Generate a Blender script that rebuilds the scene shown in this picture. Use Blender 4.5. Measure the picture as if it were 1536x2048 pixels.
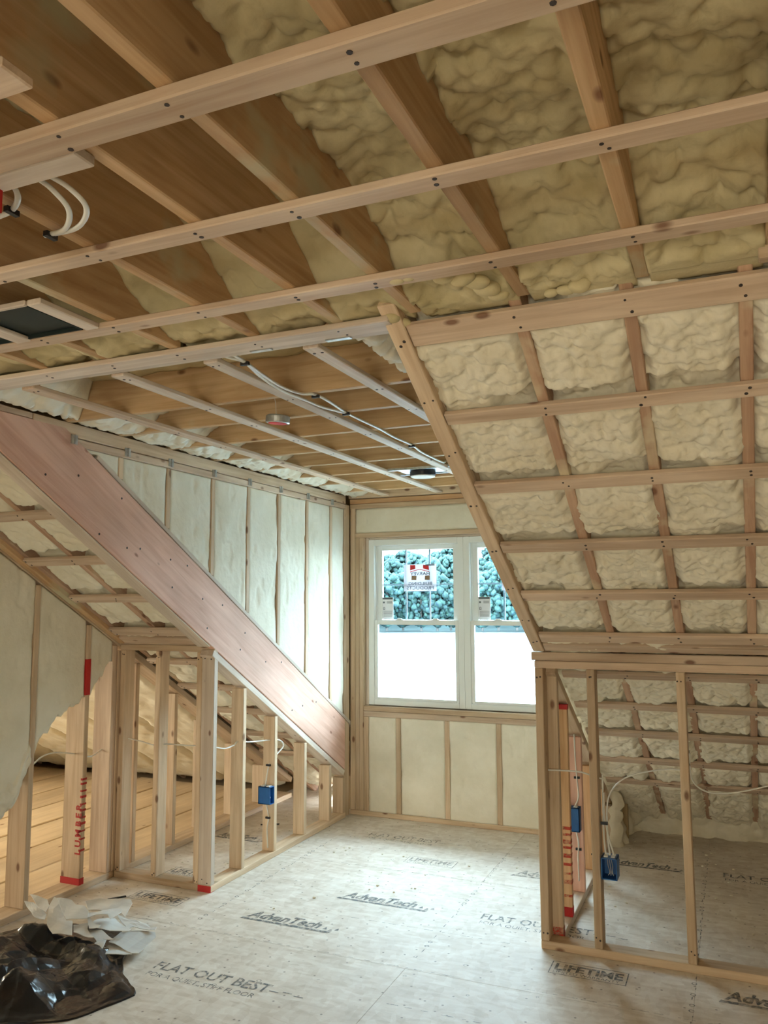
import bpy, bmesh, math, random
import numpy as np
from mathutils import Matrix, Vector

for o in list(bpy.data.objects): bpy.data.objects.remove(o)
SC = bpy.context.scene
COL = SC.collection
random.seed(7)
PI = math.pi

# ------------------------------------------------------------------ camera
CAM_F, CAM_YAW, CAM_PITCH, CAM_ROLL, CAM_H = 1609.8, 0.406833, 0.110012, -0.004549, 1.66
def cam_matrix():
    cy, sy = math.cos(CAM_YAW), math.sin(CAM_YAW)
    f = Vector((-sy * math.cos(CAM_PITCH), cy * math.cos(CAM_PITCH), math.sin(CAM_PITCH)))
    r = Vector((cy, sy, 0)); u = r.cross(f)
    c, s = math.cos(CAM_ROLL), math.sin(CAM_ROLL)
    R, U = c * r + s * u, -s * r + c * u
    m = Matrix((R, U, -f)).transposed().to_4x4()
    m.translation = Vector((0, 0, CAM_H))
    return m
cd = bpy.data.cameras.new('camera')
cam = bpy.data.objects.new('camera', cd); COL.objects.link(cam)
cam.matrix_world = cam_matrix()
cd.sensor_fit = 'VERTICAL'; cd.sensor_height = 36.0
cd.lens = CAM_F * 36.0 / 2048.0
cd.clip_start = 0.05; cd.clip_end = 2000
SC.camera = cam

# ------------------------------------------------------------------ world, light, exposure
SKY = 1.0
W = bpy.data.worlds.new('overcast_sky'); SC.world = W; W.use_nodes = True
nt = W.node_tree; nt.nodes.clear()
bg = nt.nodes.new('ShaderNodeBackground'); wo = nt.nodes.new('ShaderNodeOutputWorld')
bg.inputs[0].default_value = (0.72, 0.87, 1.0, 1); bg.inputs[1].default_value = SKY
nt.links.new(bg.outputs[0], wo.inputs[0])
SC.view_settings.view_transform = 'Standard'; SC.view_settings.look = 'None'
SC.view_settings.gamma = 1.0; SC.view_settings.use_curve_mapping = False
SC.view_settings.exposure = 5.1

def portal(name, loc, rot, sx, sy):
    l = bpy.data.lights.new(name, 'AREA'); l.shape = 'RECTANGLE'; l.size = sx; l.size_y = sy
    l.cycles.is_portal = True
    o = bpy.data.objects.new(name, l); COL.objects.link(o)
    o.location = loc; o.rotation_euler = rot
    return o
# sky portals sit in the window openings (they only guide the sampling of the sky)
portal('portal_dormer', (-1.89, 6.08, 1.50), (-PI / 2, 0, 0), 1.62, 1.34)
ADDED_REAR_WIN = [(-1.2, 0.6)]  # unseen rear window, added for fill light
for a, b in ADDED_REAR_WIN:
    portal('portal_rear', ((a + b) / 2, -5.03, .525), (PI / 2, 0, 0), b - a, .75)
ADDED_SKYLIGHT = [(-2.25, -0.95), (0.45, 1.75)]  # skylights added so daylight bounces up off the floor behind the camera
for a, b in ADDED_SKYLIGHT:
    portal('portal_skylight', ((a + b) / 2, -3.65, 2.82), (0, 0, 0), b - a, 1.5)
ASSUMED_LOFT_WIN = [(1.2, 2.6), (3.2, 4.6)]  # loft gable windows assumed, put in to light the loft
for a, b in ASSUMED_LOFT_WIN:
    portal('portal_loft', (-7.33, (a + b) / 2, 0.95), (0, -PI / 2, 0), 1.2, b - a)

# ------------------------------------------------------------------ materials
def new_mat(name):
    m = bpy.data.materials.new(name); m.use_nodes = True
    n = m.node_tree.nodes; n.clear()
    out = n.new('ShaderNodeOutputMaterial'); b = n.new('ShaderNodeBsdfPrincipled')
    m.node_tree.links.new(b.outputs[0], out.inputs[0])
    return m, m.node_tree, b
def N(t, kind, **kw):
    n = t.nodes.new(kind)
    for k, v in kw.items():
        if k.startswith('i_'):
            key = k[2:]; key = int(key) if key.isdigit() else key
            n.inputs[key].default_value = v
        else: setattr(n, k, v)
    return n
def ramp(t, stops):
    r = t.nodes.new('ShaderNodeValToRGB'); e = r.color_ramp.elements
    while len(e) < len(stops): e.new(0.5)
    for el, (p, c) in zip(e, stops): el.position = p; el.color = (*c, 1) if len(c) == 3 else c
    return r
def mixc(t, a, b, fac):
    m = t.nodes.new('ShaderNodeMix'); m.data_type = 'RGBA'
    for s, v in ((m.inputs[0], fac), (m.inputs[6], a), (m.inputs[7], b)):
        if hasattr(v, 'links'): t.links.new(v, s)
        else: s.default_value = (*v, 1) if isinstance(v, tuple) and len(v) == 3 else v
    return m.outputs[2]

def wood(name, dark, light, knots=0.085, knotcol=(0.16, 0.06, 0.03), vary=0.16, rough=0.62, overspray=None, spray_lo=0.5):
    m, t, b = new_mat(name); L = t.links
    tc = N(t, 'ShaderNodeTexCoord'); oi = N(t, 'ShaderNodeObjectInfo')
    mul = N(t, 'ShaderNodeVectorMath', operation='SCALE', i_0=(31.7, 17.3, 53.1)); L.new(oi.outputs['Random'], mul.inputs['Scale'])
    add = N(t, 'ShaderNodeVectorMath', operation='ADD'); L.new(tc.outputs['Object'], add.inputs[0]); L.new(mul.outputs[0], add.inputs[1])
    mp = N(t, 'ShaderNodeMapping'); mp.inputs['Scale'].default_value = (0.9, 16, 16); L.new(add.outputs[0], mp.inputs[0])
    n1 = N(t, 'ShaderNodeTexNoise', i_Scale=2.2, i_Detail=5.0, i_Roughness=0.6, i_Distortion=0.6); L.new(mp.outputs[0], n1.inputs['Vector'])
    mp2 = N(t, 'ShaderNodeMapping'); mp2.inputs['Scale'].default_value = (1.6, 4.5, 4.5); L.new(add.outputs[0], mp2.inputs[0])
    n2 = N(t, 'ShaderNodeTexNoise', i_Scale=1.0, i_Detail=3.0); L.new(mp2.outputs[0], n2.inputs['Vector'])
    r = ramp(t, [(0.30, dark), (0.62, light)]); L.new(n1.outputs[0], r.inputs[0])
    r2 = ramp(t, [(0.3, (0.78, 0.74, 0.70)), (0.7, (1.06, 1.05, 1.04))]); L.new(n2.outputs[0], r2.inputs[0])
    mm = N(t, 'ShaderNodeMix', data_type='RGBA', blend_type='MULTIPLY'); mm.inputs[0].default_value = 1.0
    L.new(r.outputs[0], mm.inputs[6]); L.new(r2.outputs[0], mm.inputs[7])
    col = mm.outputs[2]
    if knots:
        mp3 = N(t, 'ShaderNodeMapping'); mp3.inputs['Scale'].default_value = (4.2, 8.5, 8.5); L.new(add.outputs[0], mp3.inputs[0])
        v = N(t, 'ShaderNodeTexVoronoi', i_Scale=1.0, i_Randomness=1.0); L.new(mp3.outputs[0], v.inputs['Vector'])
        mr = N(t, 'ShaderNodeMapRange', i_1=knots * 0.75, i_2=knots * 1.5, i_3=1.0, i_4=0.0); L.new(v.outputs['Distance'], mr.inputs[0])
        mulk = N(t, 'ShaderNodeMath', operation='MULTIPLY', i_1=0.8); L.new(mr.outputs[0], mulk.inputs[0])
        col = mixc(t, col, knotcol, mulk.outputs[0])
    if overspray:
        mp4 = N(t, 'ShaderNodeMapping'); mp4.inputs['Scale'].default_value = (2.6, 3.2, 3.2); L.new(add.outputs[0], mp4.inputs[0])
        n4 = N(t, 'ShaderNodeTexNoise', i_Scale=1.3, i_Detail=4.0, i_Roughness=0.55); L.new(mp4.outputs[0], n4.inputs['Vector'])
        mr4 = N(t, 'ShaderNodeMapRange', i_1=spray_lo, i_2=spray_lo + 0.13, i_3=0.0, i_4=0.85); L.new(n4.outputs[0], mr4.inputs[0])
        col = mixc(t, col, overspray, mr4.outputs[0])
    hs = N(t, 'ShaderNodeHueSaturation')
    vr = N(t, 'ShaderNodeMapRange', i_1=0.0, i_2=1.0, i_3=1 - vary, i_4=1 + vary * 0.6); L.new(oi.outputs['Random'], vr.inputs[0])
    L.new(vr.outputs[0], hs.inputs['Value']); L.new(col, hs.inputs['Color'])
    L.new(hs.outputs[0], b.inputs['Base Color']); b.inputs['Roughness'].default_value = rough
    b.inputs['Specular IOR Level'].default_value = 0.16
    bp = N(t, 'ShaderNodeBump', i_Strength=0.18, i_Distance=0.002); L.new(n1.outputs[0], bp.inputs['Height']); L.new(bp.outputs[0], b.inputs['Normal'])
    return m

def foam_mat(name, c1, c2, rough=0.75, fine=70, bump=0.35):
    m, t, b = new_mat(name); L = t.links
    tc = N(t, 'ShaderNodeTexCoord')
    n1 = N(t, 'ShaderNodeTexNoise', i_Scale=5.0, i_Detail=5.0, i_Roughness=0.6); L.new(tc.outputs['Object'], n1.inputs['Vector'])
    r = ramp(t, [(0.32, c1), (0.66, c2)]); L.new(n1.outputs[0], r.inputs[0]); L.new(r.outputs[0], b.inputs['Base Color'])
    n2 = N(t, 'ShaderNodeTexNoise', i_Scale=float(fine), i_Detail=4.0); L.new(tc.outputs['Object'], n2.inputs['Vector'])
    bp = N(t, 'ShaderNodeBump', i_Strength=bump, i_Distance=0.004); L.new(n2.outputs[0], bp.inputs['Height']); L.new(bp.outputs[0], b.inputs['Normal'])
    b.inputs['Roughness'].default_value = rough; b.inputs['Specular IOR Level'].default_value = 0.12
    return m
def plain(name, col, rough=0.5, metal=0.0, spec=0.5, noise=0.0, nscale=30):
    m, t, b = new_mat(name)
    if noise:
        tc = N(t, 'ShaderNodeTexCoord'); n1 = N(t, 'ShaderNodeTexNoise', i_Scale=float(nscale), i_Detail=3.0)
        t.links.new(tc.outputs['Object'], n1.inputs['Vector'])
        r = ramp(t, [(0.3, tuple(c * (1 - noise) for c in col)), (0.7, tuple(min(1, c * (1 + noise)) for c in col))])
        t.links.new(n1.outputs[0], r.inputs[0]); t.links.new(r.outputs[0], b.inputs['Base Color'])
    else: b.inputs['Base Color'].default_value = (*col, 1)
    b.inputs['Roughness'].default_value = rough; b.inputs['Metallic'].default_value = metal
    b.inputs['Specular IOR Level'].default_value = spec
    return m

M = {}
M['strap'] = wood('strap_spruce', (0.58, 0.42, 0.30), (0.75, 0.60, 0.46))
M['stud'] = wood('stud_spruce', (0.60, 0.43, 0.28), (0.77, 0.61, 0.44))
M['pale'] = wood('pale_spruce', (0.68, 0.56, 0.46), (0.83, 0.73, 0.63), knots=0.06)
M['joist'] = wood('joist_fir', (0.50, 0.31, 0.16), (0.66, 0.45, 0.26), overspray=(0.55, 0.50, 0.33), spray_lo=0.555)
M['dormer_joist'] = wood('dormer_joist_fir', (0.56, 0.36, 0.19), (0.73, 0.52, 0.31), overspray=(0.62, 0.56, 0.38), spray_lo=0.66)
M['rafter'] = wood('rafter_fir', (0.46, 0.28, 0.19), (0.64, 0.44, 0.31), overspray=(0.74, 0.66, 0.46), spray_lo=0.56)
M['pink'] = wood('pink_fir_beam', (0.72, 0.42, 0.32), (0.86, 0.57, 0.46), knots=0.065, vary=0.03, knotcol=(0.30, 0.12, 0.08))
M['pine'] = wood('knotty_pine', (0.78, 0.60, 0.40), (0.87, 0.70, 0.49), knots=0.075, vary=0.10, knotcol=(0.25, 0.09, 0.03))
M['orange'] = wood('orange_spruce', (0.66, 0.38, 0.19), (0.82, 0.54, 0.31))
M['foam'] = foam_mat('spray_foam', (0.79, 0.71, 0.54), (0.89, 0.83, 0.68))
M['foam_smooth'] = foam_mat('trimmed_foam', (0.75, 0.69, 0.55), (0.84, 0.785, 0.655), fine=45, bump=0.5)
M['foam_dim'] = foam_mat('dimmed_bay_foam', (0.54, 0.45, 0.25), (0.70, 0.60, 0.37))  # ceiling foam darkened; the dim light up there is put into its colour
M['ply'] = plain('plywood_deck', (0.50, 0.36, 0.20), 0.7, noise=0.15, nscale=4)
M['vinyl'] = plain('white_vinyl', (0.80, 0.82, 0.80), 0.35)
M['nail'] = plain('nail_steel', (0.045, 0.03, 0.025), 0.6)
M['steel'] = plain('galvanised_steel', (0.55, 0.58, 0.60), 0.35, metal=0.9, noise=0.2, nscale=40)
M['black'] = plain('black_plastic', (0.012, 0.012, 0.016), 0.45)
M['duct'] = plain('duct_hole_shade', (0.008, 0.016, 0.014), 0.6)  # darkness of the hole put into the colour
M['cable'] = plain('white_cable_jacket', (0.78, 0.76, 0.70), 0.45)
M['blue'] = plain('blue_box_plastic', (0.012, 0.115, 0.36), 0.4, noise=0.1)
M['bluein'] = plain('blue_box_inside', (0.010, 0.05, 0.19), 0.5)
M['red'] = plain('red_marking_paint', (0.50, 0.015, 0.012), 0.6)
M['redwash'] = plain('red_stencil_paint', (0.62, 0.055, 0.02), 0.65)
M['marker'] = plain('black_marker', (0.015, 0.012, 0.014), 0.7)
M['card'] = wood('grey_card', (0.80, 0.79, 0.77), (0.88, 0.88, 0.86), knots=0, vary=0.25, rough=0.7)
M['paper'] = plain('label_paper', (0.80, 0.82, 0.86), 0.6)
M['stick_red'] = plain('label_red', (0.72, 0.03, 0.035), 0.6)
M['stick_brown'] = plain('label_brown', (0.30, 0.19, 0.11), 0.6)
M['stick_ink'] = plain('label_ink', (0.10, 0.12, 0.14), 0.6)
M['copper'] = plain('copper_wire', (0.62, 0.60, 0.58), 0.4, metal=0.6)

def glass_mat(name='window_glass', tint=(0.88, 0.96, 0.97, 1)):
    m, t, b = new_mat(name); t.nodes.remove(b)
    out = [n for n in t.nodes if n.type == 'OUTPUT_MATERIAL'][0]
    tr = N(t, 'ShaderNodeBsdfTransparent'); tr.inputs[0].default_value = tint
    gl = N(t, 'ShaderNodeBsdfGlossy', i_Roughness=0.02); fr = N(t, 'ShaderNodeFresnel', i_IOR=1.15)
    mx = N(t, 'ShaderNodeMixShader'); t.links.new(fr.outputs[0], mx.inputs[0]); t.links.new(tr.outputs[0], mx.inputs[1]); t.links.new(gl.outputs[0], mx.inputs[2])
    t.links.new(mx.outputs[0], out.inputs[0])
    return m
M['muntin'] = plain('backlit_grille_grey', (0.26, 0.30, 0.33), 0.5)  # white grilles, their backlit shade put into the grey
M['glass'] = glass_mat()
M['warm_pane'] = glass_mat('warm_fill_glass', (0.93, 0.84, 0.72, 1))  # tint made up to warm the daylight from the added windows

def film_mat():        # translucent label film on the window glass
    m, t, b = new_mat('label_film'); out = [n for n in t.nodes if n.type == 'OUTPUT_MATERIAL'][0]
    b.inputs['Base Color'].default_value = (0.86, 0.84, 0.86, 1); b.inputs['Roughness'].default_value = 0.5
    tl = N(t, 'ShaderNodeBsdfTranslucent'); tl.inputs[0].default_value = (0.30, 0.28, 0.30, 1)
    tr = N(t, 'ShaderNodeBsdfTransparent')
    a = N(t, 'ShaderNodeMixShader', i_0=0.5); c = N(t, 'ShaderNodeMixShader', i_0=0.22)
    t.links.new(b.outputs[0], a.inputs[1]); t.links.new(tl.outputs[0], a.inputs[2])
    t.links.new(a.outputs[0], c.inputs[1]); t.links.new(tr.outputs[0], c.inputs[2]); t.links.new(c.outputs[0], out.inputs[0])
    return m
M['film'] = film_mat()

def floor_mat():
    m, t, b = new_mat('oriented_strand_subfloor'); L = t.links
    tc = N(t, 'ShaderNodeTexCoord'); ge = N(t, 'ShaderNodeNewGeometry')
    nz = N(t, 'ShaderNodeTexNoise', i_Scale=7.0, i_Detail=2.0); L.new(ge.outputs['Position'], nz.inputs['Vector'])
    def flakes(sx, sy, rz):
        mp = N(t, 'ShaderNodeMapping'); mp.inputs['Scale'].default_value = (sx, sy, 1); mp.inputs['Rotation'].default_value = (0, 0, rz)
        L.new(ge.outputs['Position'], mp.inputs[0])
        v = N(t, 'ShaderNodeTexVoronoi', i_Scale=1.0, i_Randomness=1.0); v.voronoi_dimensions = '2D'
        L.new(mp.outputs[0], v.inputs['Vector'])
        bw = N(t, 'ShaderNodeSeparateColor'); L.new(v.outputs['Color'], bw.inputs[0])
        return bw.outputs[0]
    f1 = flakes(16, 46, 0.25); f2 = flakes(14, 40, -0.5); f3 = flakes(38, 17, 0.2)
    a1 = N(t, 'ShaderNodeMath', operation='ADD'); L.new(f1, a1.inputs[0]); L.new(f2, a1.inputs[1])
    a2 = N(t, 'ShaderNodeMath', operation='ADD'); L.new(a1.outputs[0], a2.inputs[0]); L.new(f3, a2.inputs[1])
    dv = N(t, 'ShaderNodeMath', operation='DIVIDE', i_1=3.0); L.new(a2.outputs[0], dv.inputs[0])
    r = ramp(t, [(0.12, (0.66, 0.57, 0.47)), (0.5, (0.77, 0.69, 0.60)), (0.88, (0.86, 0.80, 0.72))]); L.new(dv.outputs[0], r.inputs[0])
    n2 = N(t, 'ShaderNodeTexNoise', i_Scale=1.6, i_Detail=6.0, i_Roughness=0.65); L.new(ge.outputs['Position'], n2.inputs['Vector'])
    r2 = ramp(t, [(0.3, (0.84, 0.80, 0.76)), (0.7, (1.06, 1.06, 1.06))]); L.new(n2.outputs[0], r2.inputs[0])
    mm = N(t, 'ShaderNodeMix', data_type='RGBA', blend_type='MULTIPLY'); mm.inputs[0].default_value = 1.0
    L.new(r.outputs[0], mm.inputs[6]); L.new(r2.outputs[0], mm.inputs[7])
    v3 = N(t, 'ShaderNodeTexVoronoi', i_Scale=11.0); v3.voronoi_dimensions = '2D'; L.new(ge.outputs['Position'], v3.inputs['Vector'])
    mr = N(t, 'ShaderNodeMapRange', i_1=0.035, i_2=0.075, i_3=0.75, i_4=0.0); L.new(v3.outputs['Distance'], mr.inputs[0])
    sc = N(t, 'ShaderNodeSeparateColor'); L.new(v3.outputs['Color'], sc.inputs[0])
    gt = N(t, 'ShaderNodeMath', operation='GREATER_THAN', i_1=0.6); L.new(sc.outputs[1], gt.inputs[0])
    ml = N(t, 'ShaderNodeMath', operation='MULTIPLY'); L.new(mr.outputs[0], ml.inputs[0]); L.new(gt.outputs[0], ml.inputs[1])
    c = mixc(t, mm.outputs[2], (0.20, 0.14, 0.10), ml.outputs[0])
    L.new(c, b.inputs['Base Color']); b.inputs['Roughness'].default_value = 0.58; b.inputs['Specular IOR Level'].default_value = 0.45
    bp = N(t, 'ShaderNodeBump', i_Strength=0.1, i_Distance=0.002); L.new(dv.outputs[0], bp.inputs['Height']); L.new(bp.outputs[0], b.inputs['Normal'])
    return m
M['osb'] = floor_mat()

def ink_mat(name, col, lo):
    m, t, b = new_mat(name); out = [n for n in t.nodes if n.type == 'OUTPUT_MATERIAL'][0]
    b.inputs['Base Color'].default_value = (*col, 1); b.inputs['Roughness'].default_value = 0.6
    ge = N(t, 'ShaderNodeNewGeometry'); n1 = N(t, 'ShaderNodeTexNoise', i_Scale=34.0, i_Detail=5.0, i_Roughness=0.7); t.links.new(ge.outputs['Position'], n1.inputs['Vector'])
    mr = N(t, 'ShaderNodeMapRange', i_1=lo, i_2=lo + 0.25, i_3=0.12, i_4=0.85); t.links.new(n1.outputs[0], mr.inputs[0])
    tr = N(t, 'ShaderNodeBsdfTransparent'); mx = N(t, 'ShaderNodeMixShader')
    t.links.new(mr.outputs[0], mx.inputs[0]); t.links.new(tr.outputs[0], mx.inputs[1]); t.links.new(b.outputs[0], mx.inputs[2]); t.links.new(mx.outputs[0], out.inputs[0])
    return m
M['ink'] = ink_mat('floor_print_ink', (0.12, 0.125, 0.13), 0.34)
M['redwash'] = ink_mat('red_stencil_spray', (0.58, 0.04, 0.015), 0.36)
M['red_sten'] = ink_mat('red_stencil_letters', (0.50, 0.015, 0.012), 0.22)
M['ink_faint'] = ink_mat('faint_floor_print_ink', (0.20, 0.19, 0.17), 0.42)

def bag_mat():
    m, t, b = new_mat('black_plastic_sheet'); b.inputs['Base Color'].default_value = (0.012, 0.013, 0.017, 1)
    b.inputs['Roughness'].default_value = 0.19; b.inputs['Specular IOR Level'].default_value = 0.5
    tc = N(t, 'ShaderNodeTexCoord'); v = N(t, 'ShaderNodeTexVoronoi', i_Scale=26.0); t.links.new(tc.outputs['Object'], v.inputs['Vector'])
    n1 = N(t, 'ShaderNodeTexNoise', i_Scale=9.0, i_Detail=6.0); t.links.new(tc.outputs['Object'], n1.inputs['Vector'])
    ad = N(t, 'ShaderNodeMath', operation='ADD'); t.links.new(v.outputs['Distance'], ad.inputs[0]); t.links.new(n1.outputs[0], ad.inputs[1])
    bp = N(t, 'ShaderNodeBump', i_Strength=0.10, i_Distance=0.006); t.links.new(ad.outputs[0], bp.inputs['Height']); t.links.new(bp.outputs[0], b.inputs['Normal'])
    return m
M['bag'] = bag_mat()

def water_mat():
    m, t, b = new_mat('lake_water'); b.inputs['Base Color'].default_value = (0.30, 0.36, 0.40, 1); b.inputs['Roughness'].default_value = 0.12
    b.inputs['IOR'].default_value = 1.33; b.inputs['Specular IOR Level'].default_value = 0.8
    ge = N(t, 'ShaderNodeNewGeometry'); n1 = N(t, 'ShaderNodeTexNoise', i_Scale=0.8, i_Detail=3.0); t.links.new(ge.outputs['Position'], n1.inputs['Vector'])
    bp = N(t, 'ShaderNodeBump', i_Strength=0.12, i_Distance=0.2); t.links.new(n1.outputs[0], bp.inputs['Height']); t.links.new(bp.outputs[0], b.inputs['Normal'])
    return m
M['water'] = water_mat()
def leaf_mat(name, c1, c2):
    m, t, b = new_mat(name); tc = N(t, 'ShaderNodeTexCoord'); oi = N(t, 'ShaderNodeObjectInfo')
    n1 = N(t, 'ShaderNodeTexNoise', i_Scale=1.4, i_Detail=5.0, i_Roughness=0.7); t.links.new(tc.outputs['Object'], n1.inputs['Vector'])
    r = ramp(t, [(0.35, c1), (0.65, c2)]); t.links.new(n1.outputs[0], r.inputs[0])
    hs = N(t, 'ShaderNodeHueSaturation'); vr = N(t, 'ShaderNodeMapRange', i_1=0.0, i_2=1.0, i_3=0.7, i_4=1.2); t.links.new(oi.outputs['Random'], vr.inputs[0])
    t.links.new(vr.outputs[0], hs.inputs['Value']); t.links.new(r.outputs[0], hs.inputs['Color']); t.links.new(hs.outputs[0], b.inputs['Base Color'])
    b.inputs['Roughness'].default_value = 0.8; b.inputs['Specular IOR Level'].default_value = 0.2
    return m
M['leaf'] = leaf_mat('summer_foliage', (0.013, 0.028, 0.040), (0.036, 0.078, 0.056))  # blue shade and green lit parts of the crowns put into the tones
M['trunk'] = plain('tree_bark', (0.10, 0.09, 0.08), 0.9)
M['bank'] = plain('wooded_bank', (0.012, 0.03, 0.03), 0.9, noise=0.3, nscale=0.2)

# ------------------------------------------------------------------ object helpers
def link(name, mesh, mat, parent=None, mw=None):
    o = bpy.data.objects.new(name, mesh); COL.objects.link(o)
    if mat is not None and not mesh.materials: mesh.materials.append(mat)
    if parent is not None: o.parent = parent
    if mw is not None: o.matrix_basis = mw
    return o
def root(name, label, cat, kind=None, group=None, loc=(0, 0, 0)):
    o = bpy.data.objects.new(name, None); COL.objects.link(o); o.location = loc; o.empty_display_size = 0.1
    return tag(o, label, cat, kind, group)
def tag(o, label, cat, kind=None, group=None):
    o['label'] = label; o['category'] = cat
    if kind: o['kind'] = kind
    if group: o['group'] = group
    return o
_cache = {}
def box_mesh(L, Wd, T, bev, mat):
    key = (round(L, 4), round(Wd, 4), round(T, 4), round(bev, 4), mat.name)
    if key in _cache: return _cache[key]
    bm = bmesh.new(); bmesh.ops.create_cube(bm, size=1.0)
    for v in bm.verts: v.co = Vector((v.co.x * L, v.co.y * Wd, v.co.z * T))
    if bev > 0: bmesh.ops.bevel(bm, geom=bm.edges[:], offset=min(bev, T * .3, Wd * .3), segments=1, affect='EDGES')
    me = bpy.data.meshes.new('board'); bm.to_mesh(me); bm.free(); me.materials.append(mat)
    _cache[key] = me
    return me
def frame_mat(c, ex, ey, ez):
    m = Matrix((ex, ey, ez)).transposed().to_4x4(); m.translation = Vector(c); return m
AX = (Vector((1, 0, 0)), Vector((0, 1, 0)), Vector((0, 0, 1)))
def bx(name, parent, mat, x0, x1, y0, y1, z0, z1, bev=0.003):
    """axis aligned board, grain along its longest side"""
    c = ((x0 + x1) / 2, (y0 + y1) / 2, (z0 + z1) / 2); d = (abs(x1 - x0), abs(y1 - y0), abs(z1 - z0))
    i = max(range(3), key=lambda k: d[k]); j, k = (i + 1) % 3, (i + 2) % 3
    loc = Vector(c)
    if parent is not None and parent.location.length: loc = loc - parent.location
    return link(name, box_mesh(d[i], d[j], d[k], bev, mat), None, parent, frame_mat(loc, AX[i], AX[j], AX[k]))
SL = 0.583; YK, ZK = 4.03, 1.40
CS = 1 / math.hypot(1, SL); SN = SL * CS
ES = Vector((0, CS, -SN)); EN = Vector((0, SN, CS))       # down the roof, up out of the roof
def S(y): return ZK + SL * (YK - y)
def sb(name, parent, mat, x0, x1, ya, yb, n0, n1, bev=0.003):
    """board lying in the roof slope: spans x0..x1, ya..yb (on the slope face) and n0..n1 above it"""
    p = Vector(((x0 + x1) / 2, (ya + yb) / 2, S((ya + yb) / 2))) + EN * ((n0 + n1) / 2)
    lx, ls, ln = x1 - x0, (yb - ya) / CS, n1 - n0
    if lx >= ls: return link(name, box_mesh(lx, ls, ln, bev, mat), None, parent, frame_mat(p, AX[0], ES, AX[0].cross(ES)))
    return link(name, box_mesh(ls, lx, ln, bev, mat), None, parent, frame_mat(p, ES, -AX[0], ES.cross(-AX[0])))
def boxes_mesh(lst):
    V, F = [], []
    for x0, x1, y0, y1, z0, z1 in lst:
        b = len(V)
        V += [(x0, y0, z0), (x1, y0, z0), (x1, y1, z0), (x0, y1, z0), (x0, y0, z1), (x1, y0, z1), (x1, y1, z1), (x0, y1, z1)]
        F += [tuple(b + i for i in f) for f in ((0, 3, 2, 1), (4, 5, 6, 7), (0, 1, 5, 4), (1, 2, 6, 5), (2, 3, 7, 6), (3, 0, 4, 7))]
    me = bpy.data.meshes.new('boxes'); me.from_pydata(V, [], F); return me
def boxes(name, parent, mat, lst, bev=0.0):
    me = boxes_mesh(lst)
    if bev:
        bm = bmesh.new(); bm.from_mesh(me); bmesh.ops.bevel(bm, geom=bm.edges[:], offset=bev, segments=2, affect='EDGES'); bm.to_mesh(me); bm.free()
    return link(name, me, mat, parent)
def prism(name, parent, mat, poly, axis, a, b):
    """extrude a polygon given in the other two axes (cyclic order) from a to b along axis"""
    n = len(poly); V = []
    for h in (a, b):
        for p in poly:
            v = [0, 0, 0]; v[axis] = h; v[(axis + 1) % 3] = p[0]; v[(axis + 2) % 3] = p[1]; V.append(v)
    F = [tuple(range(n - 1, -1, -1)), tuple(range(n, 2 * n))] + [(i, (i + 1) % n, n + (i + 1) % n, n + i) for i in range(n)]
    me = bpy.data.meshes.new('prism'); me.from_pydata(V, [], F)
    bm = bmesh.new(); bm.from_mesh(me); bmesh.ops.recalc_face_normals(bm, faces=bm.faces); bm.to_mesh(me); bm.free()
    return link(name, me, mat, parent)
def nails(board, xs, w, face, r=0.0046):
    """dark nail heads in pairs on one face of a board (board's own frame); face = (axis 1|2, offset)"""
    V, F = [], []
    for x in xs:
        for s in (-1, 1):
            cx = x + random.uniform(-.012, .012); cy = s * w * 0.22 + random.uniform(-.006, .006)
            b = len(V); rr = r * random.uniform(.8, 1.25)
            for h in (-0.001, 0.0012):
                for i in range(7):
                    a = i * 2 * PI / 7; p = [cx + rr * math.cos(a), 0, 0]
                    o = 3 - face[0]; p[o] = cy + rr * math.sin(a); p[face[0]] = face[1] + (h if face[1] > 0 else -h)
                    V.append(p)
            F += [tuple(range(b + 7, b + 14)), tuple(range(b + 6, b - 1, -1))] + [(b + i, b + (i + 1) % 7, b + 7 + (i + 1) % 7, b + 7 + i) for i in range(7)]
    if not V: return
    me = bpy.data.meshes.new('nails'); me.from_pydata(V, [], F)
    o = link('nail_heads', me, M['nail'], board); o['kind'] = 'stuff'
def catmull(P, n=8):
    P = [Vector(p) for p in P]; Q = [2 * P[0] - P[1]] + P + [2 * P[-1] - P[-2]]; out = []
    for i in range(1, len(Q) - 2):
        for k in range(n):
            t = k / n; a, b, c, d = Q[i - 1], Q[i], Q[i + 1], Q[i + 2]
            out.append(0.5 * ((2 * b) + (c - a) * t + (2 * a - 5 * b + 4 * c - d) * t * t + (3 * b - a - 3 * c + d) * t ** 3))
    return out + [P[-1]]
def tube_mesh(paths, r, sides=8, smooth_n=8, flat=1.0):
    V, F = [], []
    for P in paths:
        pts = catmull(P, smooth_n) if len(P) > 2 else [Vector(p) for p in P]
        base = len(V); up = Vector((0, 0, 1))
        for i, p in enumerate(pts):
            d = (pts[min(i + 1, len(pts) - 1)] - pts[max(i - 1, 0)]).normalized()
            s = d.cross(up);
            if s.length < 1e-3: s = d.cross(Vector((1, 0, 0)))
            s.normalize(); u = s.cross(d).normalized()
            for k in range(sides):
                a = 2 * PI * k / sides; V.append(p + s * (math.cos(a) * r) + u * (math.sin(a) * r * flat))
        for i in range(len(pts) - 1):
            for k in range(sides):
                a = base + i * sides + k; b = base + i * sides + (k + 1) % sides
                F.append((a, b, b + sides, a + sides))
        F.append(tuple(base + k for k in reversed(range(sides)))); e = base + (len(pts) - 1) * sides; F.append(tuple(e + k for k in range(sides)))
    me = bpy.data.meshes.new('tube'); me.from_pydata([tuple(v) for v in V], [], F)
    for p in me.polygons: p.use_smooth = True
    return me
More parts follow.
